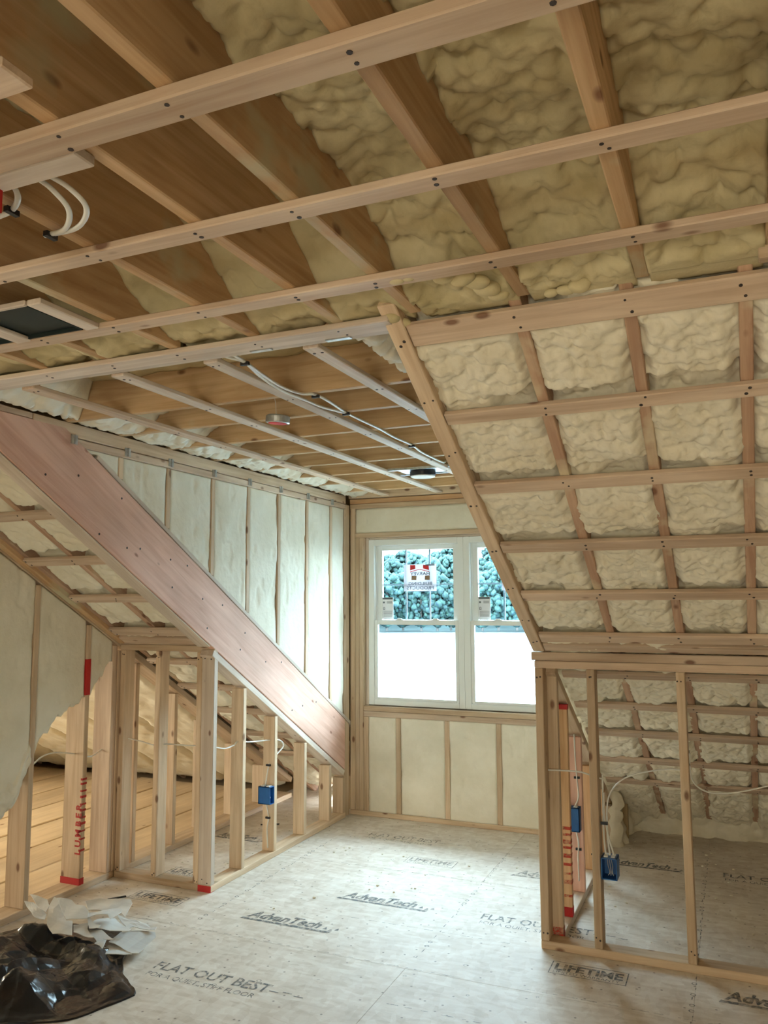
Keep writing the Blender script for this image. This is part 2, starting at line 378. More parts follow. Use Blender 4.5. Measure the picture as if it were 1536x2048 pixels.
def text_mesh(body, size=0.1, shear=0.0, bold=0.0, space=1.0, align='LEFT'):
    c = bpy.data.curves.new('lettering', 'FONT'); c.body = body; c.size = size; c.shear = shear; c.offset = bold; c.space_character = space; c.align_x = align
    c.resolution_u = 2
    o = bpy.data.objects.new('tmp', c); COL.objects.link(o)
    dg = bpy.context.evaluated_depsgraph_get(); me = bpy.data.meshes.new_from_object(o.evaluated_get(dg))
    bpy.data.objects.remove(o); me.materials.clear()
    return me

# ------------------------------------------------------------------ foam
def vnoise(x, y, seed):
    xi, yi = np.floor(x).astype(np.int64), np.floor(y).astype(np.int64); fx, fy = x - xi, y - yi
    fx, fy = fx * fx * (3 - 2 * fx), fy * fy * (3 - 2 * fy)
    def h(a, b):
        n = (a * 374761393 + b * 668265263 + seed * 1442695041) & 0x7fffffff
        n = ((n ^ (n >> 13)) * 1274126177) & 0x7fffffff
        return ((n ^ (n >> 16)) & 0xffff) / 65535.0
    return (h(xi, yi) * (1 - fx) + h(xi + 1, yi) * fx) * (1 - fy) + (h(xi, yi + 1) * (1 - fx) + h(xi + 1, yi + 1) * fx) * fy
def fbm(x, y, seed, oct=3):
    r = 0; a = 0.5
    for i in range(oct): r = r + a * vnoise(x * 2 ** i, y * 2 ** i, seed + i * 17); a *= 0.5
    return r
def caps(u, v, c, seed, aniso=1.0):
    """rounded overlapping lumps of size c, 0..1"""
    wx = (fbm(u * 9, v * 9, seed + 5) - .45) * c * 0.9; wy = (fbm(u * 9, v * 9, seed + 9) - .45) * c * 0.9
    u = (u + wx) / c; v = (v + wy) / (c * aniso)
    ui, vi = np.floor(u).astype(np.int64), np.floor(v).astype(np.int64); best = np.zeros_like(u)
    def h(a, b, k):
        n = (a * 73856093 ^ b * 19349663 ^ (seed * 83492791 + k * 2971)) & 0x7fffffff
        n = ((n ^ (n >> 13)) * 1274126177) & 0x7fffffff
        return ((n ^ (n >> 16)) & 0xffff) / 65535.0
    for di in (-1, 0, 1):
        for dj in (-1, 0, 1):
            a, b = ui + di, vi + dj
            px, py = a + h(a, b, 1), b + h(a, b, 2); r = 0.62 + 0.42 * h(a, b, 3); amp = 0.55 + 0.45 * h(a, b, 4)
            d2 = ((u - px) ** 2 + (v - py) ** 2) / (r * r)
            best = np.maximum(best, amp * np.sqrt(np.clip(1 - d2, 0, 1)))
    return best
def sstep(a, b, x): t = np.clip((x - a) / (b - a), 0, 1); return t * t * (3 - 2 * t)
def grid_obj(name, parent, mat, P, back):
    """P (nv,nu,3) surface; the rim is pulled back by the vector back so that the piece has depth"""
    nv, nu = P.shape[:2]; back = np.asarray(back, float)
    Q = np.zeros((nv + 2, nu + 2, 3)); Q[1:-1, 1:-1] = P
    Q[0, 1:-1] = P[0] + back; Q[-1, 1:-1] = P[-1] + back; Q[1:-1, 0] = P[:, 0] + back; Q[1:-1, -1] = P[:, -1] + back
    Q[0, 0] = Q[0, 1]; Q[0, -1] = Q[0, -2]; Q[-1, 0] = Q[-1, 1]; Q[-1, -1] = Q[-1, -2]
    nv += 2; nu += 2
    idx = np.arange(nv * nu).reshape(nv, nu)
    F = np.stack([idx[:-1, :-1], idx[:-1, 1:], idx[1:, 1:], idx[1:, :-1]], -1).reshape(-1, 4)
    me = bpy.data.meshes.new('foam'); nf = len(F)
    me.vertices.add(nv * nu); me.vertices.foreach_set('co', Q.reshape(-1).astype(np.float32))
    me.loops.add(nf * 4); me.loops.foreach_set('vertex_index', F.reshape(-1).astype(np.int32))
    me.polygons.add(nf); me.polygons.foreach_set('loop_start', (np.arange(nf) * 4).astype(np.int32)); me.polygons.foreach_set('loop_total', np.full(nf, 4, np.int32))
    me.polygons.foreach_set('use_smooth', np.ones(nf, bool)); me.update(calc_edges=True); me.validate()
    return link(name, me, mat, parent)

ROWS = [(2.178, 2.252), (2.52, 2.567), (2.853, 2.906), (3.20, 3.254), (3.535, 3.59), (3.867, 3.932), (4.222, 4.27), (4.545, 4.60), (4.88, 4.94), (5.25, 5.31), (5.59, 5.65)]
def slope_foam(parent, x0, x1, ya, yb, seed, step=0.008, rows=True, amp=1.0, lift=0.0):
    nu = max(8, int((x1 - x0) / step)); nv = max(8, int((yb - ya) / CS / step))
    X, Y = np.meshgrid(np.linspace(x0, x1, nu), np.linspace(ya, yb, nv))
    s = (Y - 2.2) / CS
    h = 0.024 * caps(X, s, 0.072, seed) + 0.023 * caps(X + 3, s + 1, 0.040, seed + 3) + 0.010 * caps(X + 7, s, 0.019, seed + 8) - .008 + .012 * (Y > 4.1)
    h *= amp
    h += 0.006 + 0.045 * (fbm(X * 4, s * 4, seed + 2) - .45)
    e = np.minimum(X - x0, x1 - X); wob = 0.05 * (fbm(s * 7, X * 3, seed + 4) - .45)
    h -= 0.030 * (1 - sstep(0.0, 0.04, e + wob))
    if rows:
        for k, (a, b) in enumerate(ROWS):
            on = sstep(.30, .60, vnoise(X * 6.5, X * 0 + k * 3.7, seed + k))
            gap = (0.012 + 0.05 * on) * sstep(a - .052, a - .026, Y + 0.045 * (fbm(X * 16, s * 2, seed + 11) - .45)) * (1 - sstep(b - .005, b + .02, Y))
            h -= gap
            h = np.where((Y > a - .008) & (Y < b + .008), np.minimum(h, 0.024 - lift), h)
    n = 0.048 - lift - h
    n = np.maximum(n, -0.012)
    P = np.stack([X, Y + n * SN, ZK + SL * (YK - Y) + n * CS], -1)
    return grid_obj('foam_bay', parent, M['foam'], P, np.array(EN) * 0.12)
def wall_foam(name, parent, mat, axis, pos, sgn, u0, u1, zb, zt, seed, step=0.015, amp=0.006, lump=0.0, recess=0.004):
    """trimmed foam in a stud bay. axis 'x': wall plane X=pos facing sgn, u is Y. axis 'y': plane Y=pos, u is X. zb/zt callables"""
    nu = max(6, int((u1 - u0) / step)); us = np.linspace(u0, u1, nu); z0 = np.array([zb(u) for u in us]); z1 = np.array([zt(u) for u in us])
    nv = max(6, int(np.max(z1 - z0) / step)); T = np.linspace(0, 1, nv)[:, None]; U = np.repeat(us[None], nv, 0); Z = z0[None] * (1 - T) + z1[None] * T
    d = -recess + amp * (fbm(U * 4, Z * 3, seed) - .45) * 2 + amp * 0.5 * (fbm(U * 22, Z * 10, seed + 3) - .45)
    d = d - 0.004 * sstep(0.62, 0.75, fbm(U * 16, Z * 9, seed + 7, 2) / 0.75)
    e = np.minimum(U - u0, u1 - U); d -= 0.006 * (1 - sstep(0, 0.015, e))
    if lump: d += lump * (caps(U, Z, 0.06, seed) - .6)
    D = pos + sgn * d
    P = np.stack([D, U, Z], -1) if axis == 'x' else np.stack([U, D, Z], -1)
    return grid_obj(name, parent, mat, P, (-sgn * .07, 0, 0) if axis == 'x' else (0, -sgn * .07, 0))

# ================================================================== THE SETTING
ZC = 2.485; ZJ = 2.504
XL, XR, YW, XW = -2.83, -0.925, 5.89, -3.54

# ---- floor
fl = root('floor', 'grey-tan printed strand-board subfloor running through the whole attic', 'floor', 'structure')
boxes('slab', fl, M['ply'], [(-9.2, 4.4, -5.2, 7.2, -0.33, -0.03)])
ys = [-5.0, -3.74, -2.52, -1.3, -0.08, 1.14, 2.36, 3.58, 4.80, 6.02, 6.9]
for r in range(len(ys) - 1):
    x = -1.448 + (1.22 if r % 2 else 0.0); xs = []
    while x > -3.68: x -= 2.44
    x = max(x, -3.68)
    a = -3.68; cuts = []
    b = -1.448 + (1.22 if r % 2 else 0) - 2.44 * 4
    while b < 4.3:
        if b > -3.6: cuts.append(b)
        b += 2.44
    for c in cuts + [4.3]:
        bx('subfloor_panel', fl, M['osb'], a + .0004, c - .0004, ys[r] + .0004, ys[r + 1] - .0004, -0.0285, 0.0, bev=0.0007); a = c

# ---- loft floor beyond the left wall: wide pine boards
lf = root('floor_loft', 'knotty pine board floor seen through the open studs of the left wall', 'floor', 'structure')
x = -3.70; k = 0
while x > -8.6:
    bx('plank', lf, M['pine'], x - .377, x, -5.0, 6.35, -0.026 - .002 * (k % 3), 0.0 - .002 * (k % 3), bev=0.006); x -= .396; k += 1

# ---- ceiling: flat part with joists running to the window side and straps across them
ce = root('ceiling', 'open flat attic ceiling of joists, cross straps and spray foam overhead', 'ceiling', 'structure')
JX = [-3.46, -3.16, -2.86, -2.56, -2.28, -1.99, -1.70, -1.39, -1.085, -0.838, -0.515, -0.197, 0.11, 0.415, 0.72, 1.025, 1.33, 1.64, 1.95, 2.26, 2.57, 2.88, 3.19, 3.5, 3.8]
for i, x in enumerate(JX): bx('joist', ce, M['joist'], x, x + .036, -2.7, 2.145, ZJ, 2.79)
STR = [(-2.2, -2.135), (-1.7, -1.635), (-1.2, -1.135), (-.72, -.655), (-.27, -.205), (.16, .225), (.575, .64), (.993, 1.058), (1.408, 1.464), (1.83, 1.892)]
for k, (a, b) in enumerate(STR):
    w = b - a
    s = bx('strap', ce, M['strap'], -3.5, 3.95, a, b, ZC - (.006 if k == 7 else 0), ZJ)
    nails(s, [x + .018 - .225 for x in JX if abs(x) < 2.7], w, (2, -(ZJ - ZC + (.006 if k == 7 else 0)) / 2))
s = bx('strap', ce, M['pale'], -2.83, -0.90, 2.125, 2.208, ZC, ZJ); nails(s, [x + .018 + 1.865 for x in JX if -2.8 < x < -.95], .083, (2, -.0095))
bx('strap', ce, M['strap'], -1.75, -1.0, .832, .897, ZC, ZJ)
bx('strap', ce, M['pale'], -1.75, -1.075, 1.062, 1.115, ZC - .003, ZJ)
bx('header_beam', ce, M['orange'], -2.86, -0.90, 2.212, 2.262, ZJ - .008, 2.75)
bx('header_plate', ce, M['pale'], -2.83, -0.90, 2.212, 2.245, ZC + .004, ZJ - .009)
for a, b in ((-1.434, -1.354), (-1.152, -1.065)): bx('nail_plate', ce, M['steel'], a, b, 2.206, 2.226, ZC - .003, ZC + .003, bev=0.001)
def flat_foam(parent, x0, x1, seed, zf=2.735, step=0.010, y0=0.3, y1=2.205, lump=1.0, drop=True):
    nu = max(8, int((x1 - x0) / step)); nv = int((y1 - y0) / step)
    X, Y = np.meshgrid(np.linspace(x0, x1, nu), np.linspace(y0, y1, nv))
    h = lump * (0.032 * caps(X, Y, 0.09, seed) + 0.024 * caps(X + 3, Y, 0.045, seed + 4) + 0.009 * caps(X, Y + 5, 0.02, seed + 6)) + 0.05 * (fbm(X * 3, Y * 2.5, seed + 1) - .45)
    e = np.minimum(X - x0, x1 - X); h += 0.03 * (1 - sstep(0, 0.05, e)) * vnoise(Y * 5, X * 0, seed + 8)
    if drop: h += (zf - 2.565) * sstep(1.62, 2.14, Y + .12 * (fbm(X * 6, Y * 3, seed + 2) - .45)) + 0.02 * sstep(1.7, 2.0, Y) * caps(X, Y, .07, seed + 12)
    Z = np.maximum(zf - h, ZJ - .004)
    for a_, b_ in STR + [(2.125, 2.208)]: Z = np.where((Y > a_ - .01) & (Y < b_ + .01), np.maximum(Z, ZJ + .003), Z)
    return grid_obj('foam_bay', parent, M['foam_dim'], np.stack([X, Y, Z], -1), (0, 0, 0.06))
for i in range(len(JX) - 1):
    a, b = JX[i] + .036, JX[i + 1]
    vis = -2.4 < a < 0.9
    flat_foam(ce, a, b, 100 + i, zf=2.765 if a < -0.9 else 2.735 if a < -.5 else 2.70, step=0.0075 if vis else 0.03, y0=0.3 if vis else -2.7, lump=0.6 if a < -0.9 else 1.2)
    if vis: flat_foam(ce, a, b, 300 + i, zf=2.74, step=.05, y0=-2.7, y1=.3, drop=False)
boxes('roof_deck', ce, M['ply'], [(-9.2, 4.4, -2.74, 2.6, 2.80, 2.84)])

blk = bx('blocking', ce, M['stud'], .0955, .40, 2.06, 2.098, ZJ - .03, 2.70)
me = tube_mesh([[(0, 0, .11), (.002, 0, .07), (.0, 0, .045), (.012, 0, .035), (.035, 0, .037), (.048, 0, .055), (.043, 0, .075), (.022, 0, .082)]], .003, 6, 5)
o = link('marker_letter', me, M['marker'], blk); o.location = (0, 0, 0); o.matrix_basis = Matrix.Translation((.098, 2.0595, 2.478)); o.matrix_parent_inverse = blk.matrix_basis.inverted()
def drip(parent, pts, seed, mat='foam'):
    rnd = random.Random(seed); bm = bmesh.new()
    for p, r in pts:
        ret = bmesh.ops.create_icosphere(bm, subdivisions=3, radius=r, matrix=Matrix.Translation(p))
        for v in ret['verts']:
            d = v.co - Vector(p); v.co = Vector(p) + Vector((d.x * 1.3, d.y, d.z * .75)) * (1 + .14 * math.sin(v.co.x * 70 + seed) * math.sin(v.co.y * 64) + .10 * math.sin(v.co.z * 90 + v.co.x * 60))
    me = bpy.data.meshes.new('drip'); bm.to_mesh(me); bm.free()
    for p in me.polygons: p.use_smooth = True
    link('foam_drip', me, M[mat], parent)
drip(ce, [((-.80, 1.862, 2.496), .014), ((-.765, 1.868, 2.493), .018), ((-.73, 1.865, 2.494), .017), ((-.70, 1.862, 2.496), .011)], 1, 'foam_dim')
drip(ce, [((-.66, 1.95, 2.515), .024), ((-.62, 1.97, 2.510), .028), ((-.59, 2.00, 2.508), .028), ((-.57, 2.05, 2.505), .028), ((-.555, 2.10, 2.505), .025)], 2, 'foam_dim')
drip(ce, [((-.34, 2.13, 2.505), .024), ((-.38, 2.14, 2.50), .020), ((-.42, 2.145, 2.50), .015)], 3, 'foam_dim')
drip(ce, [((-.90, 2.15, 2.502), .022), ((-.88, 2.185, 2.495), .022), ((-.92, 2.20, 2.494), .016)], 4, 'foam_dim')
# ---- right-hand roof slope
cr = root('ceiling_slope_right', 'right-hand roof slope of strapped rafters packed with lumpy cream spray foam', 'ceiling', 'structure')
RX = [-0.55, -0.245, 0.05, 0.355, 0.66, 0.965, 1.27, 1.58, 1.89, 2.2, 2.5, 2.81, 3.12, 3.43, 3.74]
for x in RX: sb('rafter', cr, M['rafter'], x, x + .036, 2.16, 6.5, 0.022, 0.24)
edges = [-0.868] + RX + [4.05]
for i in range(len(edges) - 1):
    a = edges[i] + (.036 if i else 0); b = edges[i + 1]
    slope_foam(cr, a - .012, b + .012, 2.17, 6.35, 500 + i, step=0.0062 if b < .5 else 0.03)
for k, (a, b) in enumerate(ROWS):
    right = 3.95
    s = sb('strap', cr, M['strap'], -0.866 if k < 6 else -0.83, right, a, b, 0.0, 0.020)
    nails(s, [x + .018 - (right - .866) / 2 for x in RX if x < .9], (b - a) / CS, (2, .010) if False else (2, -.010))
tr = sb('trimmer', cr, M['stud'], XR, -0.868, 2.10, 4.01, -0.004, 0.035)
nails(tr, [-.95, -.7, -.42, -.12, .2, .5, .8, 1.0], .057, (2, -.0195))
sb('trimmer_rafter', cr, M['stud'], -0.905, -0.866, 2.14, 6.4, 0.036, 0.24)
sb('roof_deck', cr, M['ply'], -0.83, 4.4, 1.75, 6.9, 0.245, 0.285, bev=0)
sb('knee_strap', cr, M['strap'], -0.866, 3.95, 3.955, 4.012, 0.0, 0.02)

st_ = .014; YY, ZZ = np.meshgrid(np.linspace(5.80, 6.45, 46), np.linspace(-.01, .40, 30))
grid_obj('eave_foam', cr, M['foam'], np.stack([-0.845 + .09 * caps(YY, ZZ, .13, 77) * (1 - .3 * ZZ) + .03 * caps(YY, ZZ, .05, 78) + .12 * sstep(6.0, 6.4, YY), YY, ZZ], -1), (-.08, 0, 0))
XX, ZZ = np.meshgrid(np.linspace(-.85, 4.0, 330), np.linspace(-.01, .34, 26))
grid_obj('eave_foam', cr, M['foam'], np.stack([XX, 6.17 - .09 * caps(XX, ZZ, .14, 87) - .03 * caps(XX, ZZ, .06, 88) + .10 * fbm(XX * 3, ZZ * 3, 5) - .3 * ZZ + .15, ZZ], -1), (0, .08, 0))
# ---- left-hand roof slope: the strip between dormer and left wall, and the loft beyond
cl = root('ceiling_slope_left', 'left-hand roof slope strip between pink beam and left wall, with foam and straps', 'ceiling', 'structure')
sb('rafter', cl, M['rafter'], -3.19, -3.155, 2.10, 6.5, 0.022, 0.24)
sb('rafter', cl, M['rafter'], -3.50, -3.465, 2.10, 6.5, 0.022, 0.24)
slope_foam(cl, -3.468, -3.188, 2.17, 6.3, 610, step=0.009, amp=.55, lift=.012); slope_foam(cl, -3.158, -2.92, 2.17, 6.3, 611, step=0.009, amp=.55, lift=.012)
for a, b in ROWS:
    s = sb('strap', cl, M['strap'], -3.495, -2.925, a, b, 0.0, 0.02); nails(s, [-.26, .04, .26], (b - a) / CS, (2, -.01))
x = -3.70
for i in range(8):
    slope_foam(cl, x - .57, x, 1.9, 6.35, 640 + i, step=0.022, rows=False, amp=.45, lift=.03)
    sb('rafter', cl, M['rafter'], x - .61, x - .573, 2.0, 6.5, 0.03, 0.24); x -= .61
sb('roof_deck', cl, M['ply'], -9.2, -2.95, 1.75, 6.9, 0.245, 0.285, bev=0)
sb('knee_strap', cl, M['strap'], -3.495, -2.925, 3.96, 4.015, 0.0, 0.02)

# ---- dormer ceiling
dc = root('ceiling_dormer', 'dormer ceiling of closely spaced joists under four long pale straps', 'ceiling', 'structure')
JY = [2.42, 2.816, 3.168, 3.568, 3.985, 4.385, 4.785, 5.16, 5.575]
for y in JY[1:]: bx('joist', dc, M['dormer_joist'], -2.86, -0.90, y, y + .036, ZJ, 2.735)
DS = [(-1.265, -1.208, 'pale'), (-1.66, -1.602, 'pale'), (-2.07, -2.010, 'pale'), (-2.515, -2.45, 'strap')]
for a, b, mt in DS:
    s = bx('strap', dc, M[mt], a, b, 2.262, 5.80, ZC, ZJ)
    nails(s, [y + .018 - 4.031 for y in JY[1:]], b - a, (1, 0)) if False else None
    # nail heads on the underside: find the local axis that points down
    z = s.matrix_basis.to_3x3().inverted() @ Vector((0, 0, -1)); ax = 1 if abs(z.y) > .5 else 2
    nails(s, [y + .018 - 4.031 for y in JY[1:]] + [-1.72], b - a, (ax, (z.y if ax == 1 else z.z) * .0095), r=.0045)
    bx('strap_block', dc, M['joist'], a + .004, b - .004, 2.263, 2.30, ZJ, ZJ + .04)
def dorm_foam(y0, y1, seed):
    st = .02; X, Y = np.meshgrid(np.linspace(-2.86, -.90, int(1.96 / st)), np.linspace(y0, y1, max(8, int((y1 - y0) / st))))
    Z = 2.70 - .025 * caps(X, Y, .12, seed) - .02 * fbm(X * 4, Y * 4, seed)
    Z = np.maximum(Z, ZJ + .01)
    grid_obj('foam_bay', dc, M['foam_dim'], np.stack([X, Y, Z], -1), (0, 0, .05))
jj = [2.24] + JY[1:] + [5.9]
for i in range(len(jj) - 1): dorm_foam(jj[i] + .036, jj[i + 1], 700 + i)
def edge_foam(y0, y1, x0, x1, seed, z0=2.512, thick=.06):
    st = .011; X, Y = np.meshgrid(np.linspace(x0, x1, int((x1 - x0) / st) + 4), np.linspace(y0, y1, max(8, int((y1 - y0) / st))))
    wid = (x1 - x0) * (0.45 + 0.55 * vnoise(Y * 5, Y * 0, seed)); t = (X - x0) / wid
    Z = z0 + .02 + thick * 1.6 * sstep(.25, 1.0, t) - .026 * caps(X, Y, .055, seed) - .018 * caps(X, Y + 2, .026, seed + 1) + .10 * sstep(.9, 1.3, t)
    grid_obj('edge_foam', dc, M['foam_smooth'], np.stack([X, Y, Z], -1), (0, 0, .03))
for i in range(len(jj) - 1): edge_foam(jj[i] + .04, jj[i + 1] - .004, -2.80, -2.58 if i == 0 else -2.42 if i < 5 else -2.5, 760 + i, z0=2.511)
for i in range(4): edge_foam(jj[i] + .04, jj[i + 1] - .004, -1.10, -0.93, 790 + i, z0=2.53)
bx('roof_deck', dc, M['ply'], -3.1, -0.65, 1.95, 6.2, 2.745, 2.79, bev=0)

# ---- left dormer cheek wall: knee studs, pink beam, foamed studs above
wd = root('wall_dormer_left', 'left dormer side wall with foamed studs above a wide sloping pink beam', 'wall', 'structure')
bm_ = root
def sloped(name, parent, mat, x0, x1, ya, yb, n0, n1): return sb(name, parent, mat, x0, x1, ya, yb, n0, n1, bev=.003)
# beam: bottom on the slope face, top cut level under the plates
def beam_poly(y0, y1, lo, hi, ztop): 
    yt = YK - (ztop - hi - ZK) / SL
    return [(y0, S(y0) + lo), (y1, S(y1) + lo), (y1, S(y1) + hi), (yt, ztop), (y0, ztop)]
def beam(name, parent, mat, x0, x1, y0, y1, lo, hi, ztop):
    poly = beam_poly(y0, y1, lo, hi, ztop); c = Vector((x0, (y0 + y1) / 2, S((y0 + y1) / 2)))
    V = []
    for xx in (x0, x1):
        for y, z in poly:
            d = Vector((xx, y, z)) - c; V.append((d.dot(ES), d.dot(-AX[0]), d.dot(ES.cross(-AX[0]))))
    n = len(poly); F = [tuple(range(n - 1, -1, -1)), tuple(range(n, 2 * n))] + [(i, (i + 1) % n, n + (i + 1) % n, n + i) for i in range(n)]
    me = bpy.data.meshes.new('beam'); me.from_pydata(V, [], F); b = bmesh.new(); b.from_mesh(me)
    bmesh.ops.recalc_face_normals(b, faces=b.faces); bmesh.ops.bevel(b, geom=b.edges[:], offset=.003, segments=1, affect='EDGES'); b.to_mesh(me); b.free()
    return link(name, me, mat, parent, frame_mat(c, ES, -AX[0], ES.cross(-AX[0])))
pb = beam('pink_beam', wd, M['pink'], XL - .04, XL, 2.27, 5.78, -.018, .362, 2.474)
pb['label'] = 'wide pink-stained sloping beam'
beam('inner_rafter', wd, M['stud'], XL - .092, XL - .042, 2.27, 6.3, -.004, .27, 2.474)
sloped('edge_strip', wd, M['pale'], XL - .092, XL - .004, 2.42, 4.0, -.026, -.019)
# nails in the beam
me_pts = [(2.9, .2), (3.2, .30), (3.25, .08), (3.35, .14), (3.6, .24), (3.62, .1), (3.75, .3), (3.9, .2), (3.95, .06), (4.1, .28), (4.3, .12), (4.35, .25), (4.6, .2), (4.8, .3), (5.1, .15), (5.3, .27), (2.7, .06), (3.05, .02), (4.95, .05)]
V, F = [], []
for y, h in me_pts:
    b = len(V); z = S(y) + h
    for i in range(7): a = i * 2 * PI / 7; V.append((XL + .001, y + .006 * math.cos(a), z + .006 * math.sin(a)))
    for i in range(7): a = i * 2 * PI / 7; V.append((XL - .003, y + .006 * math.cos(a), z + .006 * math.sin(a)))
    F += [tuple(range(b, b + 7))] + [(b + i, b + (i + 1) % 7, b + 7 + (i + 1) % 7, b + 7 + i) for i in range(7)]
me = bpy.data.meshes.new('n'); me.from_pydata(V, [], F); o = link('nail_heads', me, M['nail'], wd); o['kind'] = 'stuff'
# upper cheek
def cheek(parent, xf, sgn, seed):
    """xf: face plane; sgn +1 faces +X"""
    back = xf - sgn * .10
    lo, hi = min(xf, back), max(xf, back)
    bx('top_plate', parent, M['stud'], lo, hi, 2.62, 5.79, 2.438, 2.503)
    bx('top_plate', parent, M['strap'], lo, hi, 2.80, 5.79, 2.396, 2.434)
    bx('top_strip', parent, M['strap'], lo, hi, 2.265, 2.615, 2.476, 2.503)
    sh = .005
    beam_b = lambda y: S(y) + .365
    sty = [3.18, 3.56, 3.98, 4.366, 4.75, 5.147, 5.53]
    x0, x1 = (xf - .09, xf - sh) if sgn > 0 else (xf + sh, xf + .09)
    for y in sty: bx('stud', parent, M['stud'], x0, x1, y, y + .034, beam_b(y) + .02, 2.395)
    ed = [2.93] + [y + .034 for y in sty]; ee = sty + [5.775]
    for i, (a, b) in enumerate(zip(ed, ee)):
        wall_foam('foam_panel', parent, M['foam_smooth'], 'x', xf - sgn * sh, sgn, a, b, lambda u: min(beam_b(u) + .03, 2.38), lambda u: 2.394, seed + i, step=.010, amp=.009, recess=.004)
    sloped('bottom_plate', parent, M['pale'], x0, x1 , 2.86, 5.775, .320, .345)
    p = prism('sheathing', parent, M['ply'], [(2.1, 2.76), (2.1, S(2.1) + .1), (6.1, S(6.1) + .1), (6.1, 2.76)], 0, *( (xf - .17, xf - .13) if sgn > 0 else (xf + .13, xf + .17)))
    return sty
cheek(wd, XL, 1, 800)
for px, y in [(148, 2.862), (248, 3.23), (345, 3.58), (430, 3.99), (503, 4.38), (565, 4.77), (617, 5.16), (667, 5.55)]:
    boxes('clip', wd, M['steel'], [(XL - .002, XL + .004, y - .018, y + .022, 2.405, 2.448), (XL - .002, XL + .012, y - .002, y + .003, 2.405, 2.448)])
wf = []
# knee studs under the beam
bx('bottom_plate', wd, M['stud'], XL - .09, XL, 4.032, 5.79, 0.0, 0.038)
kp = sb('sloped_plate', wd, M['pale'], XL - .09, XL, 4.035, 5.79, -.062, -.022)
for y in (4.345, 4.725, 5.13, 5.515): 
    bx('stud', wd, M['stud'], XL - .089, XL, y, y + .036, 0.038, S(y + .036) - .075)
bx('stud', wd, M['stud'], XL - .089, XL, 5.745, 5.781, 0.038, S(5.78) - .075)
bx('corner_stud', wd, M['stud'], XL - .1, XL - .012, 5.79, 5.885, 0.0, 2.436)

# ---- right dormer cheek (seen mostly from behind) with its knee return
wr = root('wall_dormer_right', 'right dormer side wall, its knee studs seen through the right-hand stud wall', 'wall', 'structure')
cheek(wr, XR + .03, -1, 860)
beam('side_beam', wr, M['pink'], XR + .03, XR + .065, 2.27, 5.80, .0, .362, 2.474) if False else None
bx('bottom_plate', wr, M['pale'], XR, XR + .089, 4.122, 5.86, 0.0, 0.037)
rs = []
for k, y in enumerate((4.37, 4.75, 5.15, 5.535)):
    rs.append(bx('stud', wr, M['orange'] if k != 1 else M['pink'], XR, XR + .089, y, y + .038, 0.038, S(y + .038) - .075))
sb('sloped_plate', wr, M['stud'], XR, XR + .089, 4.125, 5.86, -.06, -.02)
bx('corner_stud', wr, M['stud'], XR, XR + .089, 5.82, 5.885, 0.0, S(5.88) - .06)
V = []
boxes('red_paint', rs[0], M['red'], [( -.61 + .0, -.61 + .05, -.0, .0, 0, 0)]) if False else None
def paint(parent, mat, x0, x1, y0, y1, z0, z1, name='red_paint'):
    me = boxes_mesh([(x0, x1, y0, y1, z0, z1)]); o = link(name, me, mat, parent); o.matrix_parent_inverse = parent.matrix_basis.inverted(); return o
paint(rs[0], M['red'], XR, XR + .0898, 4.369, 4.369 + .0395, .038, .085)
paint(rs[0], M['red'], XR + .03, XR + .0898, 4.369, 4.369 + .0395, S(4.4) - .10, S(4.4) - .075)
for z, hh in ((.20, .02), (.245, .012), (.29, .014), (.33, .02), (.375, .012), (.40, .02), (.44, .012), (.47, .016), (.135, .012)):
    paint(rs[0], M['redwash'], XR + .05, XR + .0896, 4.3692, 4.369 + .039, z, z + hh)

# ---- knee wall on the left (faces the camera)
wk = root('wall_knee_left', 'open stud knee wall left of the dormer beneath the sloping pink beam', 'wall', 'structure')
bx('bottom_plate', wk, M['stud'], XW + .004, XL - .001, 4.03, 4.119, 0.0, 0.038)
bx('top_plate', wk, M['stud'], XW + .004, XL - .001, 4.03, 4.119, 1.362, 1.40)
bx('top_plate', wk, M['strap'], XW + .004, XL - .1, 4.018, 4.10, 1.402, 1.435)
ks = []
for x in (-3.533, -3.262, -2.957): ks.append(bx('stud', wk, M['stud'], x, x + .038, 4.031, 4.119, 0.038, 1.362))
cs = bx('corner_stud', wk, M['pale'], -2.919, -2.831, 4.031, 4.069, 0.038, 1.362); ks.append(cs)
paint(cs, M['red'], -2.919, -2.8305, 4.0295, 4.0695, 0.0, 0.036)
for s_, w_ in ((ks[0], .038), (ks[1], .038), (ks[2], .038), (ks[3], .088)):
    z = s_.matrix_basis.to_3x3().inverted() @ Vector((0, -1, 0)); ax = 1 if abs(z.y) > .5 else 2
    nails(s_, [-.64, .63], w_, (ax, (z.y if ax == 1 else z.z) * (.044 if w_ < .05 else .019)), r=.004)

